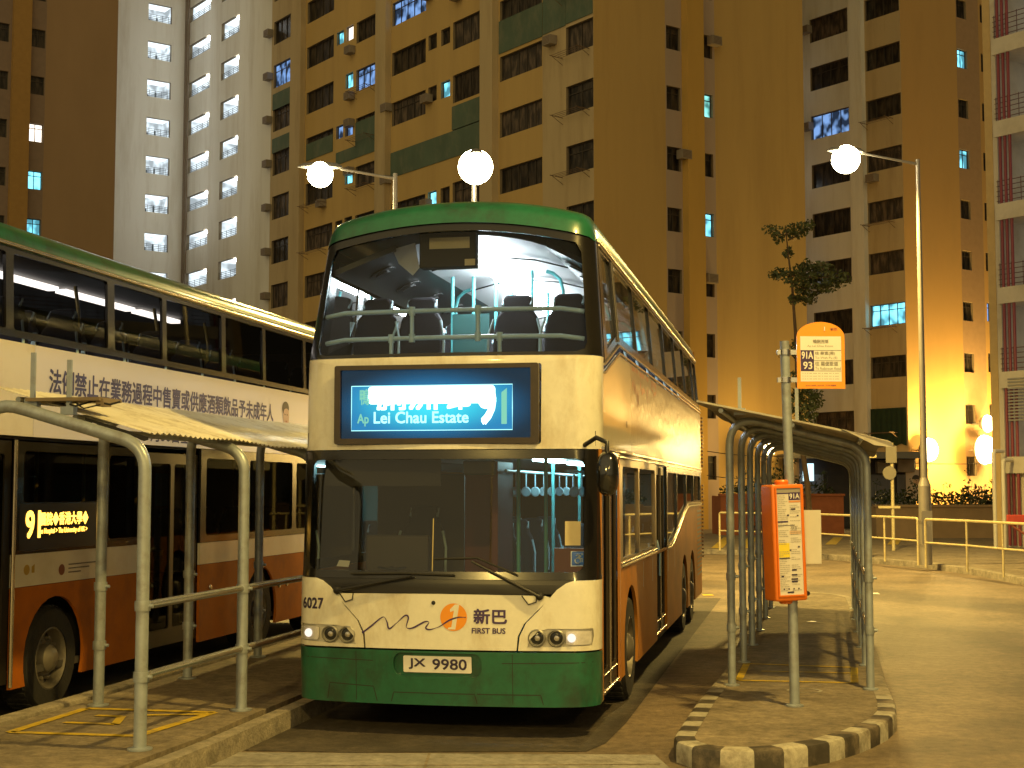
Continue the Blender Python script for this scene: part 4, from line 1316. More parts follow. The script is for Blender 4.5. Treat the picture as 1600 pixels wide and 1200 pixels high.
spanel('side_window', [(6.15, 1.3), (7.2, 1.38), (9.2, 1.74), (12.15, 1.76), (12.15, 2.2), (6.15, 2.2)], G_side, thick=0, d0=0.02)
# bright trim under the windows and the cantrail
mb = MB()
def trim(pts, r=0.012, d=-0.004): mb.tube([S(a, z, d) for a, z in pts], r, 6)
trim([(1.46, 1.268), (4.78, 1.268)], 0.016); trim([(1.46, 1.30), (4.78, 1.30)], 0.008)
trim([(6.05, 1.248), (6.6, 1.248), (7.2, 1.328), (8.4, 1.568), (9.4, 1.708), (LEN, 1.708)], 0.018)
trim([(6.05, 1.285), (6.6, 1.285), (7.2, 1.365), (8.4, 1.605), (9.4, 1.745), (LEN, 1.745)], 0.008)
trim([(T0 + .02, 2.285), (LEN, 2.285)], 0.018); trim([(T0 + .02, 2.24), (LEN, 2.24)], 0.010)
mb.build('trim_strip', M_trim, bus, smooth=60)
mb = MB()
def trim2(pts, r, d): mb.tube([S(a, z, d) for a, z in pts], r, 6)
TK = [(0.34, 2.985), (1.45, 3.24), (LEN, 3.24)]; TK2 = [(0.34, 2.90), (1.45, 3.17), (LEN, 3.19)]
trim2([(0.36, 2.975), (1.46, 3.235), (LEN, 3.245)], 0.013, -0.008); trim2([(0.36, 2.905), (1.46, 3.165), (LEN, 3.195)], 0.013, -0.008)
trim2([(1.47, 3.27), (1.47, 4.0)], 0.016, -0.004)
mb.build('trim_strip', M_trim, bus, smooth=60)
# doors
def door(t0, t1, z0, z1, parent, sgn=1):
    Sm = SM(sgn)
    dr = panel('door', [(t0, z0), (t1, z0), (t1, z1), (t0, z1)], Sm, pm('dark_door_frame', (0.05, 0.038, 0.025), 0.4, 0.3, var=0.2), parent,
               holes=[rrect(t0 + 0.07, z0 + 0.16, (t0 + t1) / 2 - 0.05, z1 - 0.1, 0.03), rrect((t0 + t1) / 2 + 0.05, z0 + 0.16, t1 - 0.07, z1 - 0.1, 0.03)], thick=0.03, d0=0.03)
    panel('door_glass', [(t0 + .05, z0 + .1), (t1 - .05, z0 + .1), (t1 - .05, z1 - .05), (t0 + .05, z1 - .05)], Sm, G_side2, dr, thick=0, d0=0.045)
    m2 = MB()
    m2.tube([Sm(t0 + 0.1, z0 + 0.13, 0.02), Sm(t1 - 0.1, z0 + 0.13, 0.02)], 0.010, 6)
    m2.tube([Sm((t0 + t1) / 2, z0 + 0.02, 0.02), Sm((t0 + t1) / 2, z1 - 0.02, 0.02)], 0.014, 6)
    m2.tube([Sm(t0 + 0.02, z0, 0.015), Sm(t1 - 0.02, z0, 0.015)], 0.014, 6)
    m2.build('door_trim', M_trim, dr, smooth=60)
    return dr
door(0.31, 1.38, 0.31, 2.22, bus)
door(4.80, 6.03, 0.345, 2.22, bus)
spanel('door_post', [(1.385, 0.28), (1.455, 0.28), (1.455, 2.275), (1.385, 2.275)], pm('orange_door_post', (0.42, 0.17, 0.04), 0.35), thick=0.02)
spanel('door_lintel', [(0.31, 2.225), (1.38, 2.225), (1.38, 2.275), (0.31, 2.275)], M_bblack, thick=0.02)
spanel('door_lintel', [(4.78, 2.225), (6.05, 2.225), (6.05, 2.275), (4.78, 2.275)], M_bblack, thick=0.02)
# upper side panel with remains of an advertisement
M_upside = pm('scuffed_cream_side_paint', (0.32, 0.27, 0.20), 0.3, var=0.2, scale=1.3, coat=0.35, bump=0.6, bscale=7, tint=(0.22, 0.15, 0.09), tscale=1.6, tamt=0.85, stretch=(1, 0.5, 2.2))
spanel('upper_side_panel', [(0.33, 2.295), (2.3, 2.295), (2.3, 3.155), (1.45, 3.15), (0.33, 2.89)], pm('scuffed_white_side_paint', (0.46, 0.42, 0.33), 0.28, var=0.08, scale=1.5, coat=0.4, tint=(0.42, 0.33, 0.2), tscale=2.5, tamt=0.5, bump=0.1, bscale=10))
ap = spanel('upper_side_panel', [(2.31, 2.295), (LEN, 2.295), (LEN, 3.175), (2.31, 3.155)], M_upside)
# torn strips of red film left by the advertisement
random.seed(21)
mb = MB()
for (t, tw, z1) in ((2.45, .30, .30), (2.80, .22, .42), (3.15, .45, .20), (3.75, .30, .26), (4.3, .55, .16)):
    n = 7
    up_ = [(t + tw * i / n, 3.12 + 0.03 * random.random()) for i in range(n + 1)]
    dn = [(t + tw * i / n, 3.10 - z1 * (0.4 + 0.6 * random.random())) for i in range(n + 1)]
    mb.add([S(a, z, -0.002) for a, z in up_ + dn], [(i, i + 1, n + 2 + i, n + 1 + i) for i in range(n)])
mb.build('torn_film', pm('faded_red_film', (0.36, 0.12, 0.06), 0.4, var=0.25, scale=6, coat=0.3), ap, fixn=False)
mb = MB()
for t in (1.95, 5.2, 7.6, 10.4): mb.add([S(t - .05, 2.52, -.003), S(t + .05, 2.52, -.003), S(t + .05, 2.58, -.003), S(t - .05, 2.58, -.003)], [(0, 1, 2, 3)])
mb.build('side_marker', M_blackplast, bus, fixn=False)
# upper side windows
spanel('window_surround', [(0.42, 2.995), (1.45, 3.255), (LEN, 3.265), (LEN, 4.03), (0.62, 4.03)], M_bblack, holes=[[(0.66, 3.13), (1.38, 3.31), (1.38, 3.97), (0.76, 3.97)]] + win_holes([(1.54, 3.1), (3.17, 4.75), (4.82, 6.4), (6.47, 8.05), (8.12, 9.7), (9.77, 11.35), (11.42, 12.2)], 3.33, 3.97), zs=(3.05, 3.5))
spanel('side_window', [(0.60, 3.08), (1.45, 3.29), (12.25, 3.30), (12.25, 4.0), (0.70, 4.0)], G_side, thick=0, d0=0.02)
# rear vents
mb = MB()
for k in range(16): mb.add([S(11.3, 0.62 + k * .065, -.004), S(12.3, 0.62 + k * .065, -.004), S(12.3, .655 + k * .065, -.004), S(11.3, .655 + k * .065, -.004)], [(0, 1, 2, 3)])
mb.build('engine_louvre', M_blackplast, bus, fixn=False)
mb = MB()
for k in range(20): mb.box(1.255, 12.35, 2.0 - k * .06, 1.285, 12.42, 2.03 - k * .06 + 0.0)
for k in range(14): mb.box(1.255, 12.35, 3.1 - k * .06, 1.285, 12.42, 3.13 - k * .06)
mb.build('rear_louvre', pm('bronze_louvre', (0.2, 0.12, 0.07), 0.4, 0.3), bus)
# offside, rear, floors
spanel('offside_panel', [(T0, Z0)] + archpts(2.26, 0.56, Z0) + archpts(8.75, 0.56, Z0) + archpts(10.25, 0.56, Z0) + [(LEN, Z0), (LEN, 1.27), (T0, 1.27)], M_borange, sgn=-1)
spanel('offside_window_surround', [(T0, 1.275), (LEN, 1.275), (LEN, 2.275), (T0, 2.275)], M_bblack, holes=win_holes([(0.4, 1.5), (1.6, 3.0), (3.1, 4.6), (4.7, 6.2), (6.3, 7.8), (7.9, 9.4)], 1.36, 2.16), sgn=-1)
spanel('offside_window', [(T0 + .1, 1.3), (9.5, 1.3), (9.5, 2.2), (T0 + .1, 2.2)], G_side, thick=0, d0=0.02, sgn=-1)
spanel('offside_upper_panel', [(0.33, 2.28), (LEN, 2.28), (LEN, 3.2), (0.33, 3.0)], M_bwhite, sgn=-1)
spanel('offside_window_surround', [(0.42, 3.01), (1.45, 3.21), (LEN, 3.21), (LEN, 4.03), (0.62, 4.03)], M_bblack, holes=[[(0.66, 3.13), (1.38, 3.31), (1.38, 3.97), (0.76, 3.97)]] + win_holes([(1.54, 3.1), (3.17, 4.75), (4.82, 6.4), (6.47, 8.05), (8.12, 9.7), (9.77, 11.35)], 3.33, 3.97), sgn=-1, zs=(3.05, 3.5))
spanel('offside_window', [(0.60, 3.08), (1.45, 3.29), (11.5, 3.30), (11.5, 4.0), (0.70, 4.0)], G_side, thick=0, d0=0.02, sgn=-1)
mb = MB(); mb.box(-1.23, LEN - 0.03, 0.35, 1.23, LEN, 3.0); mb.box(-1.16, LEN - .032, 3.0, 1.16, LEN - .002, 4.2); mb.build('rear_panel', M_borange, bus)
mb = MB(); mb.box(-1.2, 0.15, 0.24, 1.2, 1.6, 0.34); mb.box(-1.2, 2.95, 0.24, 1.2, 8.1, 0.34); mb.box(-0.8, 1.6, 0.24, 0.8, LEN, 0.5); mb.build('chassis', M_under, bus)
for yc in (2.26, 8.75, 10.25):
    for s in (-1, 1):
        mb = MB()
        mb.box(s * 0.82, yc - .62, 0.3, s * 0.86, yc + .62, 1.15); mb.box(s * 0.84, yc - .62, 1.11, s * 1.215, yc + .62, 1.15)
        mb.box(s * 0.84, yc - .64, 0.3, s * 1.215, yc - .60, 1.13); mb.box(s * 0.84, yc + .60, 0.3, s * 1.215, yc + .64, 1.13)
        mb.build('wheel_housing', M_under, bus)
mb = MB(); mb.box(-1.2, 0.25, 0.36, 1.2, LEN - .05, 0.40); mb.build('lower_floor', M_floor, bus)
mb = MB(); mb.box(-1.21, 0.16, 2.30, 1.21, LEN - .05, 2.42); mb.build('upper_floor', M_floor, bus)
mb = MB(); mb.box(-1.2, 0.5, 2.26, 1.2, LEN - .06, 2.296); mb.build('lower_ceiling', M_ceil, bus)
for y in (2.26, 8.75, 10.25):
    for s in (-1, 1): wheel(bus, s * 1.09, y, 0.48, 0.29, s)
# upper saloon
mb = MB()
N = 10
vs = []
for y in (0.75, LEN - .1):
    for i in range(N + 1):
        x = -0.62 + 1.34 * i / N
        vs.append((x, y, 4.15 - 0.12 * abs((x - 0.05) / 0.67) ** 2.0))
mb.add(vs, [(i, i + 1, N + 2 + i, N + 1 + i) for i in range(N)])
cl = mb.build('upper_ceiling', M_ceil, bus, smooth=60, fixn=False)
mb = MB()
for y in (1.9, 3.4, 4.9, 6.4, 7.9, 9.4, 10.9): mb.tube([(-0.6, y, 4.03), (-0.3, y, 4.105), (0.05, y, 4.14), (0.4, y, 4.105), (0.72, y, 4.02)], 0.008, 5)
mb.build('ceiling_rib', M_duct, cl)
for (xa, za, xb, zb, nm) in ((-0.62, 4.03, -1.12, 3.80, 'air_duct'), (0.72, 4.02, 1.12, 3.80, 'air_duct')):
    mb = MB(); n_ = 0.05
    mb.add([(xa, .7, za), (xb, .55, zb), (xb, LEN - .1, zb), (xa, LEN - .1, za), (xa, .7, za + n_), (xb, .55, zb + n_), (xb, LEN - .1, zb + n_), (xa, LEN - .1, za + n_)], [(0, 1, 2, 3), (4, 7, 6, 5), (0, 4, 5, 1), (1, 5, 6, 2), (2, 6, 7, 3), (3, 7, 4, 0)])
    du = mb.build(nm, M_duct, bus)
    for j in range(10):
        v_ = MB(); y = 1.15 + j * 0.9
        c = Vector(((xa + xb) / 2, y, (za + zb) / 2 - .005)); nrm = Vector((zb - za, 0, -(xb - xa))).normalized()
        if nrm.z > 0: nrm = -nrm
        for (r0, h0, h1) in ((0.125, 0.0, 0.014), (0.07, 0.014, 0.03)):
            u_ = Vector((0, 1, 0)); w2_ = nrm.cross(u_)
            ring = []
            for hh in (h0, h1):
                for k in range(14):
                    a = 2 * PI * k / 14; ring.append(c + (u_ * math.cos(a) + w2_ * math.sin(a)) * r0 + nrm * hh)
            v_.add(ring, [(k, (k + 1) % 14, 14 + (k + 1) % 14, 14 + k) for k in range(14)] + [tuple(range(14, 28))])
        v_.build('air_nozzle', M_blackplast, du)
for j in range(5):
    mb = MB(); y = 1.2 + j * 2.1; mb.box(-0.14, y, 4.045, 0.02, y + 1.7, 4.075); mb.build('ceiling_lamp', M_tubeb, bus)
for (x, y) in ((-.98, .9), (-.56, .9), (0.33, .9), (0.80, .9)): seat(bus, x, y, 2.53)
for j in range(1, 8):
    for x in (-.95, -.5, .5, .95):
        if x == .5 and j in (3, 4): continue
        seat(bus, x, 1.05 + j * 1.05, 2.42)
# stanchions: straight ones and ones that bend over to the ceiling
for (x, y, bend) in ((-0.54, 2.5, 0), (-0.35, 2.6, 0), (-0.10, 2.5, 0), (0.30, 2.3, 0), (-0.02, 2.9, 0), (0.18, 3.9, 0), (-.25, 5.0, 0), (.25, 5.0, 0), (0.62, 2.2, 1), (0.78, 4.4, 1), (0.80, 6.6, 1), (-.7, 3.3, -1), (-.72, 5.5, -1)):
    mb = MB()
    pts = [(x, y, 2.42), (x, y, 4.07)] if not bend else [(x, y, 2.42 if not bend else 3.5), (x, y, 3.85), (x - .03 * bend, y, 3.96), (x - 0.10 * bend, y, 4.02), (x - .16 * bend, y, 4.04)]
    if bend: pts[0] = (x, y, 3.45)
    mb.tube(pts, 0.018, 8); mb.build('stanchion', M_cyanrail, bus, smooth=60)
# stairwell screen in teal with low rails
mb = MB(); mb.box(-0.42, 2.0, 2.42, -0.06, 2.03, 3.62); mb.box(0.2, 6.2, 2.42, .24, 7.6, 3.3); mb.build('stair_screen', M_tealp, bus)
mb = MB()
mb.tube([(-0.20, 1.9, 2.75), (0.05, 2.4, 2.78), (0.1, 3.0, 3.0), (0.12, 3.6, 3.2)], 0.016, 8); mb.tube([(-0.2, 1.9, 3.05), (0.0, 2.9, 3.05)], 0.014, 8); mb.tube([(-.12, 2.0, 2.9), (.02, 2.1, 2.95), (.06, 2.3, 2.85), (-.05, 2.4, 2.75), (-.15, 2.2, 2.8), (-.12, 2.0, 2.9)], 0.014, 8)
mb.build('stair_rail', M_cyanrail, bus, smooth=60)
# front guard rails across the upper windscreen
def frail(z, name='guard_rail'):
    m2 = MB(); pts = []
    for i in range(13):
        x = -1.10 + 2.2 * i / 12
        pts.append((x, FM(x * .9, 3.3, 0.10)[1] + (0.05 if abs(x) > 1.0 else 0), z + (0.0 if abs(x) < .95 else -0.02)))
    m2.tube(pts, 0.020, 8); return m2.build(name, M_greyrail, bus, smooth=60)
r1 = frail(3.425); r2 = frail(3.20)
mb = MB()
def post(x, z0, z1):
    y = FM(x * .9, 3.3, 0.10)[1]
    mb.tube([(x, y, z0), (x, y, z1)], 0.018, 8)
    for z in (z0, z1): mb.tube([(x, y, z - .035), (x, y, z + .035)], 0.027, 8)
post(-0.32, 3.20, 3.425); post(0.24, 3.20, 3.425); post(-0.50, 2.95, 3.20); post(0.42, 2.95, 3.20)
mb.build('rail_post', M_greyrail, bus, smooth=60)
# roof hatch and its papers behind the glass, front blind box
mb = MB(); mb.box(-0.34, 0.46, 3.83, 0.15, 0.60, 4.13); hb = mb.build('blind_box', pm('black_card_box', (0.022, 0.018, 0.013), 0.7), bus, bevel=0.01)
mb = MB(); mb.box(-0.25, 0.452, 3.99, 0.10, 0.4598, 4.085); mb.build('paper_notice', pm('yellowed_paper', (0.55, 0.46, 0.26), 0.8, var=0.1), hb)
mb = MB(); mb.box(0.06, 0.448, 3.84, 0.15, 0.452, 3.895); mb.build('paper_notice', MATS['yellowed_paper'], hb)
pl = MB(); pl.add([(-.66, .75, 4.05), (-.42, .62, 4.08), (-.38, .62, 3.86), (-.45, .66, 3.80), (-.60, .74, 3.92)], [(0, 1, 2, 3, 4)]); pl = pl.build('hanging_card', pm('white_card', (0.55, 0.57, 0.60), 0.6), bus, fixn=False)
# white upper pane on the left: lit advertising sheet seen along the side windows
# lower saloon
mb = MB(); mb.box(-1.12, 0.22, 1.0, 1.12, 0.62, 1.24); mb.build('dashboard', pm('brown_dashboard', (0.05, 0.04, 0.028), 0.6, var=0.2), bus, bevel=0.03)
mb = MB(); mb.box(-0.86, 0.66, 1.2, -0.30, 0.74, 1.56); mb.build('instrument_panel', MATS['brown_dashboard'], bus, bevel=0.02)
mb = MB()
mb.lathe([(0.23, 0.0), (0.245, 0.012), (0.23, 0.024), (0.215, 0.012), (0.23, 0.0)], (0, 0, 0), 'z', 28); mb.box(-0.22, -.02, .0, .22, .02, .02); mb.box(-.02, -.22, 0, .02, 0, .02)
o = mb.build('steering_wheel', M_blackplast, bus, smooth=60, loc=(-0.62, 0.85, 1.36)); o.rotation_euler = (R(25), 0, 0)
ds = seat(bus, -0.62, 1.25, 0.62)
mb = MB(); mb.box(0.12, 1.3, 0.4, 0.17, 2.0, 2.2); mb.box(-0.28, 1.95, 0.4, 0.17, 2.0, 2.2); mb.build('cab_partition', M_redp, bus)
mb = MB(); mb.box(-1.15, 2.0, 0.4, -0.30, 2.04, 2.1); mb.build('cab_rear_wall', pm('cab_wall_brown', (0.05, 0.038, 0.026), 0.6), bus)
mb = MB(); mb.box(0.62, 1.65, 0.4, 1.15, 1.72, 1.42); mb.build('front_bulkhead', pm('orange_bulkhead', (0.38, 0.10, 0.03), 0.5), bus)
for (x, y) in ((0.30, 1.6), (0.55, 1.62), (0.9, 2.1), (0.35, 3.2), (0.35, 5.0), (0.85, 4.6)):
    mb = MB(); mb.tube([(x, y, 0.4), (x, y, 2.26)], 0.018, 8); mb.build('stanchion', M_cyanrail, bus, smooth=60)
mb = MB()
for x in (0.2, 0.75): mb.tube([(x, 1.5, 2.12), (x, 7.5, 2.12)], 0.014, 8)
for j in range(9):
    for x in (0.2, 0.75):
        mb.tube([(x, 2.0 + j * .5, 2.11), (x, 2.0 + j * .5, 1.98)], 0.008, 5); mb.lathe([(0.04, 0), (0.05, .006), (0.04, .012), (0.03, .006), (.04, 0)], (x, 2.0 + j * .5, 1.93), 'y', 12)
mb.build('strap_rail', M_greyrail, bus)
for j in range(5):
    for x in (-.9, -.45, .62, 1.0):
        seat(bus, x, 3.0 + j * 0.95, 0.42)
for y in (2.3, 4.4, 6.6):
    mb = MB(); mb.box(0.30, y, 2.225, 0.42, y + 1.3, 2.25); mb.build('ceiling_lamp', emit('dim_cyan_lamp', (0.55, 0.95, 1.0), 22), bus)
mb = MB(); mb.box(-0.1, 8.6, 0.4, 1.1, 8.65, 2.24); mb.build('rear_bulkhead', M_tealp, bus)
# things on the lower glass
mb = MB(); q = [FM(a, z, 0.012) for a, z in ((1.032, 1.345), (1.15, 1.345), (1.15, 1.465), (1.032, 1.465))]; mb.add(q, [(0, 1, 2, 3)])
st = mb.build('wheelchair_sticker', pm('pale_sticker', (0.45, 0.50, 0.60), 0.4), bus, fixn=False)
text('♿', 1.04, 1.352, FM, pm('sticker_blue', (0.012, 0.07, 0.35), 0.4), st, 'wheelchair_symbol', height=0.11, d=0.009)
mb = MB(); q = [FM(a, z, 0.012) for a, z in ((0.985, 1.51), (1.105, 1.51), (1.105, 1.70), (0.985, 1.70))]; mb.add(q, [(0, 1, 2, 3)]); mb.build('notice_sticker', MATS['yellowed_paper'], bus, fixn=False)
mb = MB(); q = [(-.98, .24, 1.315), (-.87, .22, 1.31), (-.86, .235, 1.36), (-.96, .25, 1.365)]; mb.add(q, [(0, 1, 2, 3)]); mb.build('paper_slip', M_white, bus, fixn=False)
mb = MB(); q = [FM(a, z, 0.010) for a, z in ((-1.175, 1.74), (-1.16, 1.74), (-1.16, 1.92), (-1.175, 1.92))]; mb.add(q, [(0, 1, 2, 3)]); mb.build('amber_marker', emit('amber_marker_glow', (1.0, 0.45, 0.05), 1.2), bus, fixn=False)
mb = MB(); mb.box(0.08, 0.30, 2.07, 0.36, 0.33, 2.19); mb.build('interior_mirror', M_blackplast, bus, bevel=0.02)
mb = MB(); mb.box(-1.1, .28, 1.98, -.10, .30, 2.21); mb.build('sun_blind', pm('brown_blind', (0.03, 0.025, 0.018), 0.7), bus)
# centre line of the two piece glass
mb = MB(); strip_on(mb, [(-0.07, 1.30), (-0.07, 1.72)], 0.008, 0.014); mb.build('glass_joint', pm('pale_glass_joint', (0.45, 0.36, 0.16), 0.4), bus, fixn=False)
# wipers
def wiper(a, b_, c, bl):
    mb = MB(); P = [FM(p[0], p[1], -0.045) for p in (a, b_)]
    mb.tube([P[0], P[1]], [0.014, 0.009], 8)
    mb.lathe([(0.03, 0.05), (0.03, -0.01), (0.015, -0.02), (0.001, -0.02)], FM(a[0], a[1], -0.03), 'y', 12)
    w_ = mb.build('wiper', M_blackplast, bus, smooth=50)
    m2 = MB(); q = [FM(p[0], p[1], -0.02) for p in bl]; m2.tube([FM(x, z, -0.022) for x, z in sub(bl, 4)], 0.008, 6); m2.build('wiper_blade', M_rubber, w_)
    m3 = MB(); m3.tube([FM(c[0], c[1], -0.03), FM(c[0] + .05, c[1] - .07, -0.02), FM(c[0] + .11, c[1] - 0.05, -0.02), FM(c[0] + .12, c[1] + .01, -0.02)], 0.005, 5); m3.build('washer_hose', M_rubber, w_)
wiper((0.80, 1.115), (0.26, 1.385), (0.66, 1.12), [(-0.05, 1.40), (0.3, 1.41), (0.62, 1.28)])
wiper((-0.86, 1.14), (-0.22, 1.265), (-0.84, 1.12), [(-0.75, 1.275), (-0.3, 1.285), (0.12, 1.275)])
# mirror on the nearside corner
mb = MB(); mb.tube([(1.12, 0.10, 2.30), (1.24, -0.02, 2.36), (1.33, -0.06, 2.32), (1.33, -0.06, 2.2)], 0.020, 8); ar = mb.build('mirror_arm', M_blackplast, bus, smooth=60)
mb = MB()
N = 20; vs = []
for (yy, k) in ((0.04, .80), (0.02, 0.98), (-0.02, 1.0), (-0.07, .86), (-0.10, 0.5), (-0.108, 0.05)):
    for i in range(N):
        a = 2 * PI * i / N
        cx_ = math.copysign(abs(math.cos(a)) ** 0.8, math.cos(a)); sz = math.copysign(abs(math.sin(a)) ** 0.7, math.sin(a))
        vs.append((1.335 + 0.088 * k * cx_, -0.06 + yy, 2.075 + 0.175 * k * sz))
fs = [(j * N + i, j * N + (i + 1) % N, (j + 1) * N + (i + 1) % N, (j + 1) * N + i) for j in range(5) for i in range(N)] + [tuple(range(N))]
mb.add(vs, fs); mb.build('mirror', pm('gloss_black_mirror_shell', (0.008, 0.008, 0.008), 0.12, coat=1.0), bus, smooth=50)

# front lettering and emblem
text('6027', -1.195, 0.985, FM, M_dark, bus, 'fleet_number', height=0.085, width=0.20, bold=0.006, spacing=1.05)
def stroke(pts, w0, name, mat, par, n=10, d=-0.0035):
    P = []
    pts = [Vector(p) for p in pts]
    for i in range(len(pts) - 1):
        p0 = pts[max(0, i - 1)]; p1 = pts[i]; p2 = pts[i + 1]; p3 = pts[min(len(pts) - 1, i + 2)]
        for k in range(n):
            t = k / n
            P.append(0.5 * ((2 * p1) + (-p0 + p2) * t + (2 * p0 - 5 * p1 + 4 * p2 - p3) * t * t + (-p0 + 3 * p1 - 3 * p2 + p3) * t ** 3))
    P.append(pts[-1])
    mb = MB(); vs = []
    for i, p in enumerate(P):
        a = P[max(0, i - 1)]; c = P[min(len(P) - 1, i + 1)]; dd = (c - a).normalized(); nn = Vector((-dd.y, dd.x))
        ww = w0 * (0.35 + 0.9 * abs(math.sin(i * 0.11 + 0.6))) * (1.0 if i > 3 else 1.6)
        vs.append(FM(*(p + nn * ww / 2), d)); vs.append(FM(*(p - nn * ww / 2), d))
    mb.add(vs, [(2 * i, 2 * i + 1, 2 * i + 3, 2 * i + 2) for i in range(len(P) - 1)])
    return mb.build(name, mat, par, fixn=False)
# roundel centre x: u 710 -> 0.10
rc = (0.115, 0.945); rr = 0.108
disc = [(rc[0] + rr * math.cos(2 * PI * k / 36), rc[1] + rr * math.sin(2 * PI * k / 36)) for k in range(36)]
rd = panel('emblem_roundel', disc, FM, M_orangelogo, bus, thick=0, d0=-0.0022, xs=[i * .1 for i in range(-2, 4)])
one = [(0.070, 0.850), (0.130, 0.850), (0.160, 1.045), (0.125, 1.045), (0.085, 1.005), (0.088, 0.985), (0.118, 0.998), (0.098, 0.868), (0.072, 0.862)]
panel('emblem_numeral', one, FM, M_bwhite, rd, thick=0, d0=-0.003)
stroke([(-0.645, 0.805), (-0.57, 0.86), (-0.47, 0.935), (-0.435, 0.90), (-0.415, 0.845), (-0.36, 0.885), (-0.285, 0.95), (-0.255, 0.935), (-0.27, 0.86), (-0.22, 0.855), (-0.12, 0.905), (-0.085, 0.90), (-0.11, 0.86), (-0.08, 0.845), (0.0, 0.87), (0.08, 0.92), (0.155, 0.945), (0.215, 0.945)], 0.011, 'emblem_stroke', M_purple, bus)
text('新巴', 0.275, 0.895, FM, M_purple, bus, 'lettering', height=0.112, width=0.26, bold=0.007)
text('FIRST BUS', 0.262, 0.820, FM, M_purple, bus, 'lettering', height=0.042, width=0.265, bold=0.003)

# ---------------- bus 2 on the left, seen from its nearside
b2x, b2y = -4.19 - 1.25 * 0.981, 12.2 + 1.25 * 0.194
bus2 = empty('double_decker_bus', (b2x, b2y, 0), -R(11.2))
tag(bus2, 'orange sided double decker bus at the left edge with Chinese banner and amber route display', 'bus', 'double decker buses standing at the terminus')
S2 = SM(1)
def s2(t, z, d): return (1.25 - d if z < 3.3 else 1.25 - d - 0.03 * (z - 3.3), t, z)
def p2_(name, outline, mat, holes=(), thick=0.03, d0=0.0, parent=None): return panel(name, outline, s2, mat, parent or bus2, holes, thick, (), (3.3,), d0, 35)
L0, L1 = -1.75, 9.4
M_b2w = pm('second_bus_white_paint', (0.60, 0.56, 0.50), 0.35, var=0.06, scale=1.2, coat=0.3, tint=(0.38, 0.30, 0.20), tscale=1.5, tamt=0.4)
M_b2o = pm('second_bus_orange_paint', (0.37, 0.105, 0.006), 0.6, var=0.15, scale=2.0, spec=0.15, tint=(0.15, 0.05, 0.02), tscale=2.5, tamt=0.5)
Zb = 0.28
def ap2(c, r=0.53):
    a0 = math.asin((Zb - 0.48) / r)
    return [(c + r * math.cos(PI - a0 - (PI - 2 * a0) * i / 16), 0.48 + r * math.sin(PI - a0 - (PI - 2 * a0) * i / 16)) for i in range(17)]
p2_('lower_side_panel', [(-0.02, Zb)] + ap2(0.71) + [(2.5, Zb), (2.5, 1.12), (-0.02, 1.12)], M_b2o)
p2_('lower_side_panel', [(3.85, Zb)] + ap2(5.72) + ap2(7.9) + [(L1, Zb), (L1, 1.12), (3.85, 1.12)], M_b2o)
p2_('white_band', [(-0.02, 1.125), (2.5, 1.125), (2.5, 1.40), (-0.02, 1.40)], M_b2w)
p2_('white_band', [(3.85, 1.125), (L1, 1.125), (L1, 1.36), (3.85, 1.36)], M_b2w)
p2_('window_surround', [(-0.02, 1.405), (2.5, 1.405), (2.5, 2.36), (-0.02, 2.36)], M_bblack, holes=win_holes([(0.12, 1.55)], 1.84, 2.28) + win_holes([(1.68, 2.42)], 1.48, 2.28))
p2_('side_window', [(0.08, 1.8), (1.6, 1.8), (1.6, 1.44), (2.46, 1.44), (2.46, 2.32), (0.08, 2.32)], G_side2, thick=0, d0=0.02)
p2_('window_surround', [(3.85, 1.365), (L1, 1.365), (L1, 2.40), (3.85, 2.40)], M_bblack, holes=win_holes([(4.0, 5.15), (5.3, 6.8), (6.95, 8.3)], 1.44, 2.30))
p2_('side_window', [(3.95, 1.40), (8.4, 1.40), (8.4, 2.34), (3.95, 2.34)], G_side2, thick=0, d0=0.02)
door_ = panel('door', [(2.53, 0.33), (3.82, 0.33), (3.82, 2.33), (2.53, 2.33)], s2, pm('black_door_frame', (0.02, 0.016, 0.012), 0.35, 0.2), bus2, holes=[rrect(2.62, 0.5, 3.13, 2.22, 0.04), rrect(3.22, 0.5, 3.73, 2.22, 0.04)], thick=0.03, d0=0.03)
panel('door_glass', [(2.58, 0.45), (3.78, 0.45), (3.78, 2.27), (2.58, 2.27)], s2, G_side2, door_, thick=0, d0=0.045)
mb = MB(); mb.add([s2(a, z, 0.05) for a, z in ((2.80, 1.78), (3.1, 1.78), (3.1, 2.12), (2.80, 2.12))], [(0, 1, 2, 3)]); mb.build('door_notice', pm('grey_notice', (0.25, 0.25, 0.24), 0.6), door_, fixn=False)
mb = MB(); mb.add([s2(a, z, 0.05) for a, z in ((2.8, 1.22), (3.02, 1.22), (3.02, 1.32), (2.8, 1.32))], [(0, 1, 2, 3)]); mb.add([s2(a, z, 0.05) for a, z in ((2.78, .72), (3.0, .72), (3.0, .75), (2.78, .75))], [(0, 1, 2, 3)]); mb.build('door_notice', M_yel, door_, fixn=False)
d1_ = panel('door', [(-1.38, 0.33), (-0.05, 0.33), (-0.05, 2.36), (-1.38, 2.36)], s2, MATS['black_door_frame'], bus2, holes=[rrect(-1.28, 0.5, -0.76, 2.25, 0.04), rrect(-0.68, 0.5, -0.15, 2.25, 0.04)], thick=0.03, d0=0.02)
panel('door_glass', [(-1.32, 0.45), (-0.1, 0.45), (-0.1, 2.3), (-1.32, 2.3)], s2, G_side2, d1_, thick=0, d0=0.035)
mb = MB(); mb.tube([s2(-0.03, 0.3, -0.006), s2(-0.03, 2.37, -0.006)], 0.018, 6); mb.build('door_trim', M_trim, d1_, smooth=60)
p2_('corner_panel', [(L0 + .1, Zb), (-1.4, Zb), (-1.4, 2.38), (L0 + .1, 2.38)], M_b2w)
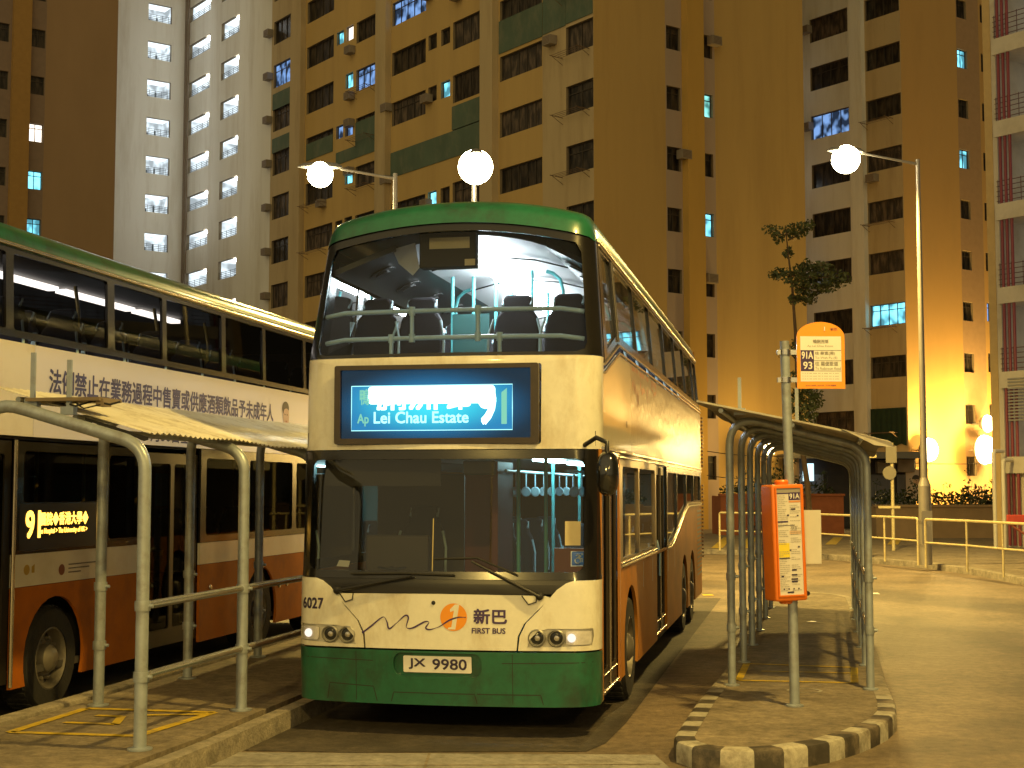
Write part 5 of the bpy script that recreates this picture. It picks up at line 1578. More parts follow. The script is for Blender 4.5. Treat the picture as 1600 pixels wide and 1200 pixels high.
p2_('upper_side_panel', [(L0 + .05, 2.405), (0.25, 2.405), (0.25, 3.20), (L0 + .05, 3.20)], M_b2w)
p2_('upper_side_panel', [(0.255, 2.405), (L1, 2.405), (L1, 3.23), (0.255, 3.20)], pm('lilac_white_banner', (0.58, 0.55, 0.60), 0.35, var=0.04, scale=0.8, coat=0.3))
text('法例禁止在業務過程中售賣或供應酒類飲品予未成年人', 0.50, 2.80, s2, pm('navy_lettering', (0.035, 0.03, 0.13), 0.5), bus2, 'banner_lettering', height=0.215, width=5.55, bold=0.010, d=-0.003)
text('Under the law of Hong Kong, no person may sell or supply liquor to a minor', 2.2, 2.665, s2, MATS['navy_lettering'], bus2, 'banner_lettering', height=0.085, width=4.4, d=-0.003)
text('11月30日至後生效', 2.35, 2.44, s2, M_dark, bus2, 'banner_lettering', height=0.15, width=1.9, bold=0.005, d=-0.003)
# printed head of a person on the banner
hd = MB(); hd.mat = 0
hc = (6.52, 2.86)
def blob(mb, c, rx, rz, d, n=20, cut=None):
    pts = [(c[0] + rx * math.cos(2 * PI * k / n), c[1] + rz * math.sin(2 * PI * k / n)) for k in range(n)]
    mb.add([s2(a, z, d) for a, z in pts], [tuple(range(n))])
blob(hd, (6.52, 2.90), 0.115, 0.155, -0.003)
hd.mat = 1; blob(hd, (6.50, 3.00), 0.125, 0.085, -0.0036); blob(hd, (6.56, 2.915), .018, .010, -.0038, 8); blob(hd, (6.48, 2.915), .018, .010, -.0038, 8)
hd.mat = 2; blob(hd, (6.53, 2.83), .035, .010, -.0038, 8)
hd.mat = 0; blob(hd, (6.53, 2.95), 0.095, 0.045, -0.0037)
hd.mat = 3; hd.add([s2(a, z, -.0028) for a, z in ((6.34, 2.58), (6.72, 2.58), (6.66, 2.72), (6.40, 2.72))], [(0, 1, 2, 3)])
hd.build('banner_portrait', [pm('printed_skin', (0.55, 0.36, 0.27), 0.5), pm('printed_hair', (0.04, 0.025, 0.02), 0.5), pm('printed_lips', (0.4, 0.15, 0.13), 0.5), pm('printed_shirt', (0.3, 0.32, 0.42), 0.5)], bus2, fixn=False)
p2_('window_surround', [(L0 + .1, 3.235), (L1, 3.245), (L1, 4.0), (L0 + .1, 4.0)], M_bblack, holes=win_holes([(-1.5, -0.22), (-0.10, 1.60), (1.74, 2.82), (2.92, 4.4), (4.52, 5.7), (5.8, 7.2), (7.3, 8.9)], 3.30, 3.95, 0.03))
p2_('side_window', [(L0 + .15, 3.27), (L1 - .1, 3.27), (L1 - .1, 3.98), (L0 + .15, 3.98)], G_side2, thick=0, d0=0.02)
# roof, rounded at the shoulder
mb = MB(); sec = [(1.228, 3.99), (1.235, 4.03), (1.23, 4.09), (1.19, 4.16), (1.10, 4.22), (0.9, 4.27), (0.5, 4.31), (0, 4.33), (-0.5, 4.31), (-0.9, 4.27), (-1.1, 4.22), (-1.19, 4.16), (-1.23, 4.09), (-1.235, 3.99)]
n = len(sec); vs = []
for y in (L0, L0 + .3, 2, 5, 8, L1): vs += [(x * (0.97 if y == L0 else 1), y, z - (0.12 if y == L0 else 0)) for x, z in sec]
mb.add(vs, [(j * n + i, j * n + i + 1, (j + 1) * n + i + 1, (j + 1) * n + i) for j in range(5) for i in range(n - 1)])
mb.build('roof', M_bgreen, bus2, smooth=60)
mb = MB(); mb.tube([(1.245, L0 + .1, 4.02), (1.245, L1, 4.02)], 0.02, 8); mb.build('roof_gutter', M_trim, bus2, smooth=60)
mb = MB(); mb.box(-1.24, L0 + .1, 0.3, -1.21, L1, 2.4); mb.box(-1.24, L0 + .1, 2.4, -1.21, L1, 3.3); mb.build('offside_panel', M_b2o, bus2)
mb = MB(); mb.box(-1.24, L0 + .1, 3.3, -1.21, L1, 4.0); mb.build('offside_window', M_bblack, bus2)
mb = MB(); mb.box(-1.24, L1 - .03, .3, 1.22, L1, 4.2); mb.build('rear_panel', M_b2w, bus2)
mb = MB(); mb.box(-1.22, L0 + .02, .3, 1.22, L0 + .06, 1.2); mb.build('front_panel', M_b2w, bus2)
mb = MB(); mb.box(-1.22, L0 + .02, 1.2, 1.22, L0 + .06, 4.05); mb.build('windscreen', M_bblack, bus2)
mb = MB(); mb.box(-1.2, L0 + .2, 0.36, 1.2, L1 - .05, .42); mb.box(-1.2, L0 + .2, 2.38, 1.2, L1 - .05, 2.46); mb.build('saloon_floor', M_floor, bus2)
mb = MB(); mb.box(-1.2, L0 + .2, 3.99, 1.2, L1 - .05, 4.02); mb.build('upper_ceiling', pm('dim_ceiling', (0.03, 0.026, 0.022), 0.6), bus2)
mb = MB(); mb.box(-.8, L0 + .2, .25, .8, L1 - .1, .36); mb.build('chassis', M_under, bus2)
for yc in (0.71, 5.72, 7.9):
    mb = MB(); mb.box(0.80, yc - .6, .3, .84, yc + .6, 1.1); mb.box(.82, yc - .6, 1.06, 1.215, yc + .6, 1.1); mb.box(.82, yc - .62, .3, 1.215, yc - .58, 1.08); mb.box(.82, yc + .58, .3, 1.215, yc + .62, 1.08); mb.build('wheel_housing', M_under, bus2)
for yc in (0.71, 5.72, 7.9): wheel(bus2, 1.08, yc, 0.46, 0.28, 1); wheel(bus2, -1.08, yc, 0.46, 0.28, -1)
for (a, c) in ((-1.6, 0.25), (0.45, 2.0), (2.15, 3.7), (3.85, 4.9)):
    mb = MB(); mb.box(0.38, a, 3.935, 0.50, c, 3.975); mb.build('ceiling_lamp', M_tubew, bus2)
for j in range(10):
    for x in (.55, .98): seat(bus2, x, -1.2 + j * 0.95, 2.46)
for (y, z0) in ((-0.6, 3.2), (1.9, 3.2), (3.7, 3.2), (5.1, 3.2)):
    mb = MB(); mb.tube([(0.75, y, z0), (0.75, y + .05, 3.7), (0.68, y + .1, 3.97)], 0.02, 8); mb.build('stanchion', pm('yellow_handrail', (0.45, 0.32, 0.04), 0.4), bus2, smooth=60)
for (x, y) in ((.7, .5), (.7, 1.3), (.5, 2.6), (.5, 3.8), (.7, 4.6), (.8, 5.9)):
    mb = MB(); mb.tube([(x, y, 0.42), (x, y, 2.38)], 0.02, 8); mb.build('stanchion', MATS['yellow_handrail'], bus2, smooth=60)
for j in range(4):
    for x in (.55, .98): seat(bus2, x, 4.1 + j * 0.95, 0.55)
# amber route display behind the first window
dd = empty('route_display'); dd.parent = bus2
mb = MB(); mb.add([s2(a, z, -.002) for a, z in ((0.06, 1.43), (1.60, 1.43), (1.60, 1.83), (0.06, 1.83))], [(0, 1, 2, 3)]); mb.build('display_board', pm('display_black', (0.010, 0.006, 0.003), 0.4), dd, fixn=False)
M_amb = emit('amber_led', (1.0, 0.50, 0.06), 4.2)
text('91', 0.16, 1.53, s2, M_amb, dd, 'display_lettering', height=0.225, width=0.235, bold=0.016, d=-0.004)
text('醫院◆香港大學◆', 0.40, 1.632, s2, M_amb, dd, 'display_lettering', height=0.115, width=0.86, bold=0.006, d=-0.004)
text('en Hospital > The University of HK >', 0.40, 1.552, s2, M_amb, dd, 'display_lettering', height=0.058, width=0.85, bold=0.003, d=-0.004)
# small notices on the white band
mb = MB()
for (t, z, r_) in ((0.20, 1.265, 0.05), (0.80, 1.235, 0.055)):
    mb.mat = 0 if t < .5 else 1
    mb.add([s2(t + r_ * math.cos(2 * PI * k / 20), z + r_ * .9 * math.sin(2 * PI * k / 20), -.002) for k in range(20)], [tuple(range(20))])
mb.mat = 0; mb.add([s2(a, z, -.002) for a, z in ((.28, 1.235), (.33, 1.235), (.33, 1.31), (.28, 1.29))], [(0, 1, 2, 3)])
mb.build('small_emblem', [pm('ochre_print', (0.35, 0.22, 0.03), 0.5), pm('maroon_print', (0.18, 0.05, 0.02), 0.5)], bus2, fixn=False)
for k, s_ in enumerate(('Bus operated by the franchised company', 'Customer Service Hotline', 'www')):
    text('-' * (34 - 7 * k), 0.92, 1.27 - k * 0.035, s2, M_dark, bus2, 'small_print', height=0.012, width=0.55 - .16 * k, d=-.003)
for t in (3.0, 6.35, 6.62):
    mb = MB(); c = s2(t if t > 4 else 4.15, 0.86 if t < 4 else 0.74, 0); mb.lathe([(0.03, 0), (0.025, 0.014), (0.001, 0.018)], c, 'x', 12); mb.build('side_marker', M_chrome, bus2, smooth=50)
# ------------------------------------------------------------------ bus shelters
def arc_path(pts, r, n=6):
    """polyline with rounded corners"""
    P = [Vector(p) for p in pts]
    out = [P[0]]
    for i in range(1, len(P) - 1):
        a = (P[i - 1] - P[i]).normalized(); c = (P[i + 1] - P[i]).normalized()
        ang = a.angle(c); t = min(r / math.tan(ang / 2), (P[i - 1] - P[i]).length * .48, (P[i + 1] - P[i]).length * .48)
        s_, e_ = P[i] + a * t, P[i] + c * t
        for k in range(n + 1):
            u = k / n
            out.append(s_ * (1 - u) ** 2 + P[i] * 2 * u * (1 - u) + e_ * u * u)
    out.append(P[-1])
    return out
M_sheet = pm('corrugated_roof_sheet', (0.38, 0.36, 0.31), 0.5, 0.25, var=0.2, scale=2.5, tint=(0.18, 0.13, 0.08), tscale=2.5, tamt=0.8)
M_sheetc = pm('cream_roof_sheet', (0.74, 0.70, 0.58), 0.55, var=0.12, scale=2.0, tint=(0.32, 0.25, 0.15), tscale=3, tamt=0.7)
def shelter(name, loc, rz, label, W, ys, zl, zr, pr, roof, rail_z, rods, rail_from=0, lead=0.0, sheet=M_sheet, kink=0.0):
    """local x across (low edge on the right), y away from the camera"""
    t = empty(name, loc, rz)
    tag(t, label, 'bus shelter', 'tubular bus shelters beside the buses')
    for k, y in enumerate(ys):
        mb = MB()
        pts = arc_path([(0, y, 0), (0.0, y, zl), (W + 0.0, y, zr), (W, y, 0)], 0.24, 9)
        mb.tube(pts, pr, 14)
        fr = mb.build('arch_frame', M_galv, t, smooth=50)
        fb = MB()
        for x in (0,):
            fb.lathe([(pr * 1.9, 0), (pr * 1.9, 0.012), (pr * 1.2, 0.018)], (x, y, 0.0), 'z', 16)
        fb.build('base_plate', M_galv, fr, smooth=50)
        fb = MB(); fb.lathe([(pr * 1.9, 0), (pr * 1.9, 0.012), (pr * 1.2, 0.018)], (W, y, 0.0), 'z', 16); fb.build('base_plate', M_galv, fr, smooth=50)
    for k, y in enumerate(ys):
        for x in (0, W):
            for z in rail_z:
                mb = MB(); mb.lathe([(pr * 1.18, -0.035), (pr * 1.22, 0.0), (pr * 1.18, 0.035)], (x, y, z - .15), 'z', 14); mb.lathe([(0.014, 0), (0.014, 0.03), (0.001, 0.034)], (x + pr * 1.1, y, z - .15), 'x', 8)
                mb.build('rail_clamp', M_galv, t, smooth=50)
    # roof
    x0, x1, y0, y1, za, zb = roof
    if kink:
        pass
    mb = MB(); step = 0.0235; n = int((y1 - y0) / step)
    cols = [x0, x0 + (x1 - x0) * 0.35, x0 + (x1 - x0) * 0.72, x1]
    dz = [0, 0, 0, -kink]
    vs = []
    for layer in (0, -0.006):
        for j in range(n + 1):
            y = y0 + j * step
            wv = (0.009 if sheet is M_sheetc else 0.014) * math.sin(2 * PI * (y - y0) / 0.094)
            sag = 0.012 * math.sin(y * 1.3) + 0.006 * math.sin(y * 4.1)
            for i, x in enumerate(cols):
                k = (x - x0) / (x1 - x0)
                vs.append((x + (0.015 * math.sin(y * 2.2) if i in (0, 3) else 0), y, za + (zb - za) * k + dz[i] + wv + sag * (0.3 + k) + layer))
    m = 4; off = (n + 1) * m
    fs = []
    for j in range(n):
        for i in range(3):
            fs.append((j * m + i, j * m + i + 1, (j + 1) * m + i + 1, (j + 1) * m + i))
            fs.append(tuple(off + q for q in (j * m + i, (j + 1) * m + i, (j + 1) * m + i + 1, j * m + i + 1)))
        fs.append((j * m, (j + 1) * m, off + (j + 1) * m, off + j * m)); fs.append((j * m + 3, off + j * m + 3, off + (j + 1) * m + 3, (j + 1) * m + 3))
    for i in range(3):
        fs.append((i, off + i, off + i + 1, i + 1)); fs.append((n * m + i, n * m + i + 1, off + n * m + i + 1, off + n * m + i))
    mb.add(vs, fs)
    rfo = mb.build('roof', sheet, t, smooth=50, fixn=False)
    # purlins under the sheet
    mb = MB()
    for k in (0.12, 0.5, 0.86):
        x = x0 + (x1 - x0) * k; z = za + (zb - za) * k - 0.045
        mb.tube([(x, y0 + .05, z), (x, y1 - .05, z)], 0.022, 8)
    mb.build('purlin', M_galv, t, smooth=50)
    # two rails between the right hand posts
    for z in rail_z:
        mb = MB(); mb.tube([(W, ys[rail_from], z - .15), (W, ys[-1], z - .15)], 0.030, 10)
        mb.build('rail', pm('bare_galvanised_tube', (0.50, 0.50, 0.48), 0.25, 0.8, var=0.15, scale=8), t, smooth=50)
    for (x, y, z0, z1) in rods:
        mb = MB(); mb.box(x - .016, y - .012, z0, x + .016, y + .012, z1); mb.box(x - .05, y - .03, z0 - .02, x + .05, y + .03, z0 + .04); mb.build('sign_rod', M_galv, t)
    return t

RZ = -R(12.4)
def loc_of(u, v, z=.15): return gp(u, v, z)
lx, ly = 2.03, 13.45
ysR = [0, 1.82, 3.55, 5.35, 7.15, 9.0]
shR = shelter('bus_shelter', (lx, ly, 0.148), RZ, 'grey tubular shelter with dark sloping corrugated roof on the right island, behind the orange sign', 1.24, ysR, 2.50, 2.18, 0.037,
              (-0.24, 1.42, -0.55, 9.4, 2.60, 2.25), (1.15, 0.68), [(0.12, -0.35, 2.50, 2.82), (0.62, 0.1, 2.38, 2.75)], sheet=M_sheet, kink=0.02)
# the loose end piece at the low edge of the right roof
mb = MB(); mb.add([(1.02, -0.58, 2.335), (1.44, -0.60, 2.215), (1.46, -0.58, 2.17), (1.30, -0.57, 2.19), (1.02, -.3, 2.345), (1.44, -.3, 2.232), (1.46, -.3, 2.185), (1.30, -.3, 2.20)], [(0, 1, 2, 3), (4, 7, 6, 5), (0, 4, 5, 1), (1, 5, 6, 2), (2, 6, 7, 3), (3, 7, 4, 0)])
mb.build('roof_end_flashing', M_sheetc, shR)
ysL = [0, 1.83, 3.6, 5.4, 7.2, 9.0]
shL = shelter('bus_shelter', (-3.83, 10.42, 0.148), -R(11.6), 'grey tubular shelter with cream corrugated roof on the left platform, before the orange sided bus', 1.27, ysL, 2.47, 2.11, 0.046,
              (-0.02, 1.20, 0.20, 9.4, 2.555, 2.20), (1.14, 0.65), [(0.32, 0.12, 2.42, 2.80), (0.62, 0.10, 2.36, 2.74)], sheet=M_sheetc)
mb = MB(); mb.box(0.30, 0.05, 2.44, 0.88, 0.40, 2.465); mb.box(0.84, .08, 2.40, .9, .2, 2.455); o = mb.build('mounting_board', pm('brown_board', (0.20, 0.15, 0.09), 0.8), shL)
mb = MB(); pts = [(0.62, 0.1, 2.42), (0.7, 0.05, 2.40), (0.8, 0.12, 2.44), (0.95, 0.08, 2.41), (1.02, .1, 2.43)]; mb.tube(pts, 0.008, 5); mb.tube([(.66, .12, 2.43), (.78, .02, 2.38), (.9, .1, 2.42)], 0.006, 5); mb.build('loose_cable', M_rubber, shL)
# torn black strip hanging below the near end of the left roof
mb = MB(); random.seed(2); n = 16
up_ = [(0.70 + 0.50 * i / n, 0.19, 2.555 - 0.296 * (0.72 + .50 * i / n) - .015) for i in range(n + 1)]
dn = [(p[0], p[1], p[2] - 0.02 - 0.04 * random.random() * math.sin(PI * i / n) ** .5) for i, p in enumerate(up_)]
mb.add(up_ + dn, [(i, i + 1, n + 2 + i, n + 1 + i) for i in range(n)]); mb.build('torn_sealing_strip', M_rubber, shL, fixn=False)

# ------------------------------------------------------------------ bus stop sign on its pole
px, py = gp(1242, 1103, .15)
sg = empty('bus_stop_sign', (px, py, 0.148))
tag(sg, 'grey pole carrying an orange stop plate 91A 93 above an orange timetable case', 'bus stop sign')
mb = MB(); mb.tube([(0, 0, 0), (-0.012, 0, 1.5), (-0.045, 0.0, 3.06)], [0.042, 0.040, 0.039], 18); mb.build('pole', M_galv, sg, smooth=50)
mb = MB(); mb.lathe([(0.075, 0), (0.075, 0.012), (0.05, .02)], (0, 0, 0), 'z', 18); mb.build('base_plate', M_galv, sg)
for z in (2.73, 2.965):
    mb = MB(); mb.lathe([(0.047, -0.022), (0.047, 0.022)], (-0.040, 0, z), 'z', 18); mb.box(-0.11, -.02, z - .02, -.04, .02, z + .02); mb.box(-0.02, -.018, z - .02, 0.075, .018, z + .02); mb.build('clamp', M_chrome, sg, smooth=40)
M_signo = pm('orange_sign_enamel', (0.85, 0.30, 0.008), 0.3, var=0.04, coat=0.5)
pw = 0.41
X0 = 0.055; Z0s = 2.655
PL = flat_map((X0, -0.02, Z0s), (1, 0.04, 0), nrm=(0, -1, 0))
out = [(0, 0), (pw, 0), (pw, 0.44)] + [(pw / 2 + pw / 2 * math.cos(PI * k / 20), 0.44 + 0.128 * math.sin(PI * k / 20)) for k in range(1, 20)] + [(0, 0.44)]
PLd = PL
pl = panel('sign_plate', out, PL, M_signo, sg, thick=0.012, d0=0.0)
mpf = lambda a, z, d: PLd(a, z, d)
panel('white_field', [(0.03, 0.06), (pw - 0.03, 0.06), (pw - 0.03, 0.445), (0.03, 0.445)], PL, M_white, pl, d0=-0.0015)
def fillr(name, x0, z0, x1, z1, mat, par, mapf, d=-0.0025): return panel(name, [(x0, z0), (x1, z0), (x1, z1), (x0, z1)], mapf, mat, par, d0=d)
fillr('route_field', 0.032, 0.15, 0.145, 0.325, M_purple, pl, PL)
mb = MB()
for z in (0.325, 0.2375, 0.15): mb.add([PL(a, b_, -.003) for a, b_ in ((0.03, z - .0015), (pw - .03, z - .0015), (pw - .03, z + .0015), (0.03, z + .0015))], [(0, 1, 2, 3)])
mb.build('rule_line', M_dark, pl, fixn=False)
M_gry = pm('grey_print', (0.28, 0.26, 0.24), 0.6)
text('91A', 0.040, 0.252, PL, M_white, pl, height=0.06, width=0.095, d=-.004, bold=.003)
text('93', 0.052, 0.165, PL, M_white, pl, height=0.06, width=0.075, d=-.004, bold=.003)
text('鴨脷洲邨', 0.14, 0.385, PL, M_gry, pl, height=0.032, width=0.13, d=-.0035, bold=.0012)
text('Ap Lei Chau Estate', 0.09, 0.350, PL, M_gry, pl, height=0.022, width=0.22, d=-.0035)
text('往 華富(南)', 0.155, 0.283, PL, M_gry, pl, height=0.032, width=0.17, d=-.0035, bold=.001)
text('To Wah Fu (S)', 0.155, 0.248, PL, M_gry, pl, height=0.024, width=0.19, d=-.0035)
text('往 羅便臣道', 0.155, 0.195, PL, M_gry, pl, height=0.034, width=0.195, d=-.0035, bold=.001)
text('To Robinson Road', 0.155, 0.160, PL, M_gry, pl, height=0.024, width=0.22, d=-.0035)
for k in range(3): text('- - - -- --- -- - --- -- - ---', 0.045, 0.128 - k * 0.024, PL, M_gry, pl, 'small_print', height=0.004, width=0.31, d=-.0035)
text('www.nwfb.com.hk  2136 8888', 0.07, 0.022, PL, M_purple, pl, height=0.012, width=0.26, d=-.0035)
text('1', 0.235, 0.49, PL, M_white, pl, height=0.034, d=-.0035, bold=.003)
text('新巴', 0.29, 0.494, PL, M_purple, pl, height=0.026, width=0.06, d=-.0035)
# timetable case, turned so that its left side shows
cs = empty('timetable_case', (-0.04, 0, 0)); cs.parent = sg
cs.rotation_euler = (0, R(-1.6), R(17))
M_case = pm('orange_case_plastic', (0.72, 0.17, 0.012), 0.4, var=0.07, scale=4, coat=0.2)
mb = MB()
prof = rrect(-0.150, -0.11, 0.150, 0.10, 0.022, 5)
vs = []
zz = [(0.880, 0.93), (0.888, 0.985), (0.90, 1.0), (1.82, 1.0), (1.836, 0.985), (1.845, 0.94)]
for z, k in zz: vs += [(p[0] * k, p[1] * k, z) for p in prof]
n = len(prof)
mb.add(vs, [(j * n + i, j * n + (i + 1) % n, (j + 1) * n + (i + 1) % n, (j + 1) * n + i) for j in range(len(zz) - 1) for i in range(n)] + [tuple(range(n)), tuple(range(len(zz) * n - 1, (len(zz) - 1) * n - 1, -1))])
mb.build('case_body', M_case, cs, smooth=40)
mb = MB(); mb.lathe([(0.055, 1.84), (0.06, 1.87), (0.05, 1.885)], (0, 0, 0), 'z', 16); mb.lathe([(0.05, 0.85), (0.06, 0.865), (0.055, 0.89)], (0, 0, 0), 'z', 16); mb.build('case_collar', M_case, cs, smooth=40)
CM = flat_map((-0.111, -0.112, 0.93), (1, 0, 0))
sheet_ = panel('timetable_sheet', [(0, 0), (0.222, 0), (0.222, 0.885), (0, 0.885)], CM, pm('timetable_paper', (0.66, 0.62, 0.58), 0.45, var=0.04, coat=0.4), cs, d0=0)  # plain off-white paper of the timetable
mb = MB()
for (a, b_, c, d) in ((-.012, -.012, .234, 0), (-.012, .885, .234, .897), (-.012, 0, 0, .885), (.222, 0, .234, .885)):
    P0 = CM(a, b_, 0.0); P1 = CM(c, d, -0.008); mb.box(P0.x, P0.y, P0.z, P1.x, P1.y, P1.z)
mb.build('case_frame', M_case, cs)
fillr('header_bar', 0.0, 0.845, 0.222, 0.885, M_gry, sheet_, CM, -.001)
fillr('route_field', 0.112, 0.785, 0.218, 0.848, M_purple, sheet_, CM, -.0015)
text('91A', 0.120, 0.795, CM, M_white, sheet_, height=0.042, width=0.09, d=-.003, bold=.002)
fillr('orange_bar', 0.112, 0.765, 0.218, 0.78, pm('faded_orange_print', (0.6, 0.25, 0.1), 0.5), sheet_, CM, -.0015)
fillr('purple_bar', 0.0, 0.60, 0.10, 0.613, M_purple, sheet_, CM, -.0015)
fillr('purple_bar', 0.0, 0.837, 0.222, 0.846, M_purple, sheet_, CM, -.0018)
fillr('orange_bar', 0.11, 0.50, 0.218, 0.53, pm('pale_orange_print', (0.6, 0.42, 0.3), 0.5), sheet_, CM, -.0015)
fillr('yellow_block', 0.006, 0.31, 0.105, 0.43, pm('yellow_print', (0.75, 0.60, 0.05), 0.5), sheet_, CM, -.0015)
fillr('dark_bar', 0.006, 0.300, 0.105, 0.307, M_dark, sheet_, CM, -.002)
fillr('dark_bar', 0.0, 0.572, 0.16, 0.576, M_dark, sheet_, CM, -.0015)
text('93', 0.125, 0.535, CM, M_gry, sheet_, height=0.03, width=0.05, d=-.003)
random.seed(9)
mb = MB()
z = 0.82
while z > 0.03:
    for (xa, xb) in ((0.008, 0.10), (0.118, 0.214)):
        if random.random() < .75:
            w_ = (xb - xa) * (0.4 + .6 * random.random()); x = xa
            if (xa > .1 and z > .76): continue
            while x < xa + w_:
                l = 0.006 + random.random() * .02
                mb.add([CM(a, b_, -.0032) for a, b_ in ((x, z), (min(x + l, xb), z), (min(x + l, xb), z + .004), (x, z + .004))], [(0, 1, 2, 3)]); x += l + .004
    z -= 0.016
mb.build('timetable_print', M_gry, sheet_, fixn=False)
mb = MB()
for (a, b_, s_) in ((.15, .71, .02), (.19, .655, .008), (.19, .395, .008), (.10, .66, .01), (.11, .37, .008), (.03, .155, .012), (.14, .205, .022), (.14, .165, .026), (.14, .13, .03), (.14, .11, .028), (.04, .05, .006), (.085, .05, .006), (.13, .05, .006), (.175, .05, .006), (.1, .022, .03)):
    mb.add([CM(a + x, b_ + y, -.0034) for x, y in ((-s_, -.006), (s_, -.006), (s_, .006), (-s_, .006))], [(0, 1, 2, 3)])
mb.build('timetable_print', M_dark, sheet_, fixn=False)
mb = MB(); mb.box(0.10, 0.015, 1.18, 0.245, 0.02, 1.63); mb.build('side_board', pm('pale_side_board', (0.60, 0.56, 0.48), 0.5), sg)
mb = MB(); mb.lathe([(0.02, 0), (0.02, .05), (.001, .055)], (0.13, 0.04, 0.93), 'y', 10); mb.build('case_lock', M_blackplast, sg)

# ------------------------------------------------------------------ street lamps
M_lpole = pm('galvanised_lamp_column', (0.34, 0.31, 0.26), 0.4, 0.4, var=0.15, scale=3)
M_lhead = pm('lamp_head_casing', (0.25, 0.24, 0.22), 0.5, 0.2)
M_lglow = emit('sodium_lamp_glow', (1.0, 0.86, 0.52), 40)
def street_lamp(x, y, z0, h, arm, head, energy, label, power_r=0.22):
    """arm: signed direction vector in the ground plane and length; head pitched slightly up"""
    t = empty('street_lamp', (x, y, z0))
    tag(t, label, 'street lamp', 'high street lamps of the terminus')
    mb = MB(); mb.tube([(0, 0, 0.0), (0, 0, 1.9)], 0.15, 14); mb.tube([(0, 0, 1.9), (0, 0, 2.1)], [0.15, 0.085], 14); mb.tube([(0, 0, 2.1), (0, 0, h)], [0.085, 0.05], 14)
    mb.build('column', M_lpole, t, smooth=50)
    mb = MB(); mb.box(-0.13, -0.158, 0.5, 0.13, -0.14, 1.3); mb.build('access_door', M_lpole, t)
    ax_, ay_ = arm
    L = math.hypot(ax_, ay_); d = Vector((ax_ / L, ay_ / L, 0))
    mb = MB(); mb.tube([(0, 0, h - .12), (d.x * L * .5, d.y * L * .5, h - 0.02), (d.x * L, d.y * L, h + 0.08)], [0.038, 0.03, 0.028], 8); mb.build('arm', M_lpole, t, smooth=50)
    hd_ = MB(); c = d * L + Vector((0, 0, h + 0.10))
    s_ = Vector((-d.y, d.x, 0)); up = Vector((0, 0, 1))
    sec = [(-0.05, 0.05, 0.05), (0.08, 0.13, 0.11), (0.42, 0.17, 0.13), (0.76, 0.13, 0.10), (0.9, 0.05, 0.03)]
    N = 12; vs = []
    for (l, w_, hh) in sec:
        for k in range(N):
            a = 2 * PI * k / N
            vs.append(c + d * l + s_ * w_ * math.cos(a) + up * (hh * math.sin(a) if math.sin(a) > 0 else hh * 0.15 * math.sin(a)))
    hd_.add(vs, [(j * N + k, j * N + (k + 1) % N, (j + 1) * N + (k + 1) % N, (j + 1) * N + k) for j in range(len(sec) - 1) for k in range(N)] + [tuple(range(N)), tuple(range((len(sec) - 1) * N, len(sec) * N))])
    ho = hd_.build('lamp_head', M_lhead, t, smooth=50)
    # round glowing bowl in the head, oversized so its shape adds the glare
    b_ = MB(); q_ = 0.16 * head + 0.05
    b_.lathe([(0.001, -q_)] + [(q_ * math.sin(PI * k / 10), -q_ * math.cos(PI * k / 10)) for k in range(1, 10)] + [(0.001, q_)], tuple(c + d * 0.42 - up * (q_ * 0.55)), 'z', 20)
    b_.build('lamp_bowl', M_lglow, ho, smooth=60)
    if energy:
        li = bpy.data.lights.new('sodium_light', 'SPOT'); li.energy = energy; li.color = SODIUM
        li.spot_size = R(165); li.spot_blend = 0.5; li.shadow_soft_size = power_r
        lo = bpy.data.objects.new('sodium_light', li); lo.location = c + d * 0.42 - up * (q_ * 1.6 + 0.1); COL.objects.link(lo); lo.parent = ho
    return t
street_lamp(10.0, 35.0, 0.14, 9.93, (-1.45, -0.3), 1.85, 6200, 'street lamp on the far kerb at right, its long arm reaching left')
# twin headed place behind the bus: two lamps at the left and middle
x1_, y1_ = (615 - 800) / 2250 * 31, 31.0
street_lamp(x1_, y1_, 0.0, 8.83, (-1.20, -0.1), 1.45, 5200, 'street lamp at left whose bright head hangs over the roof line of the second bus')
x2_, y2_ = (738 - 800) / 2250 * 27.5, 27.5
street_lamp(x2_, y2_ + 0.9, 0.0, 8.25, (0.03, -0.55), 1.8, 5200, 'street lamp whose glaring head stands just above the green bus roof')
street_lamp(6.6, 7.6, 0.0, 9.6, (-1.9, 0.5), 1.0, 4000, 'street lamp beside the right island, head high above the stop sign')
street_lamp(-6.5, -11.0, 0.0, 9.6, (0.5, 1.5), 1.0, 9500, 'street lamp across the road behind the viewer, left of the pair')
street_lamp(7.5, -15.0, 0.0, 9.6, (-0.4, 1.5), 1.0, 11000, 'street lamp across the road behind the viewer, right of the pair')
del street_lamp

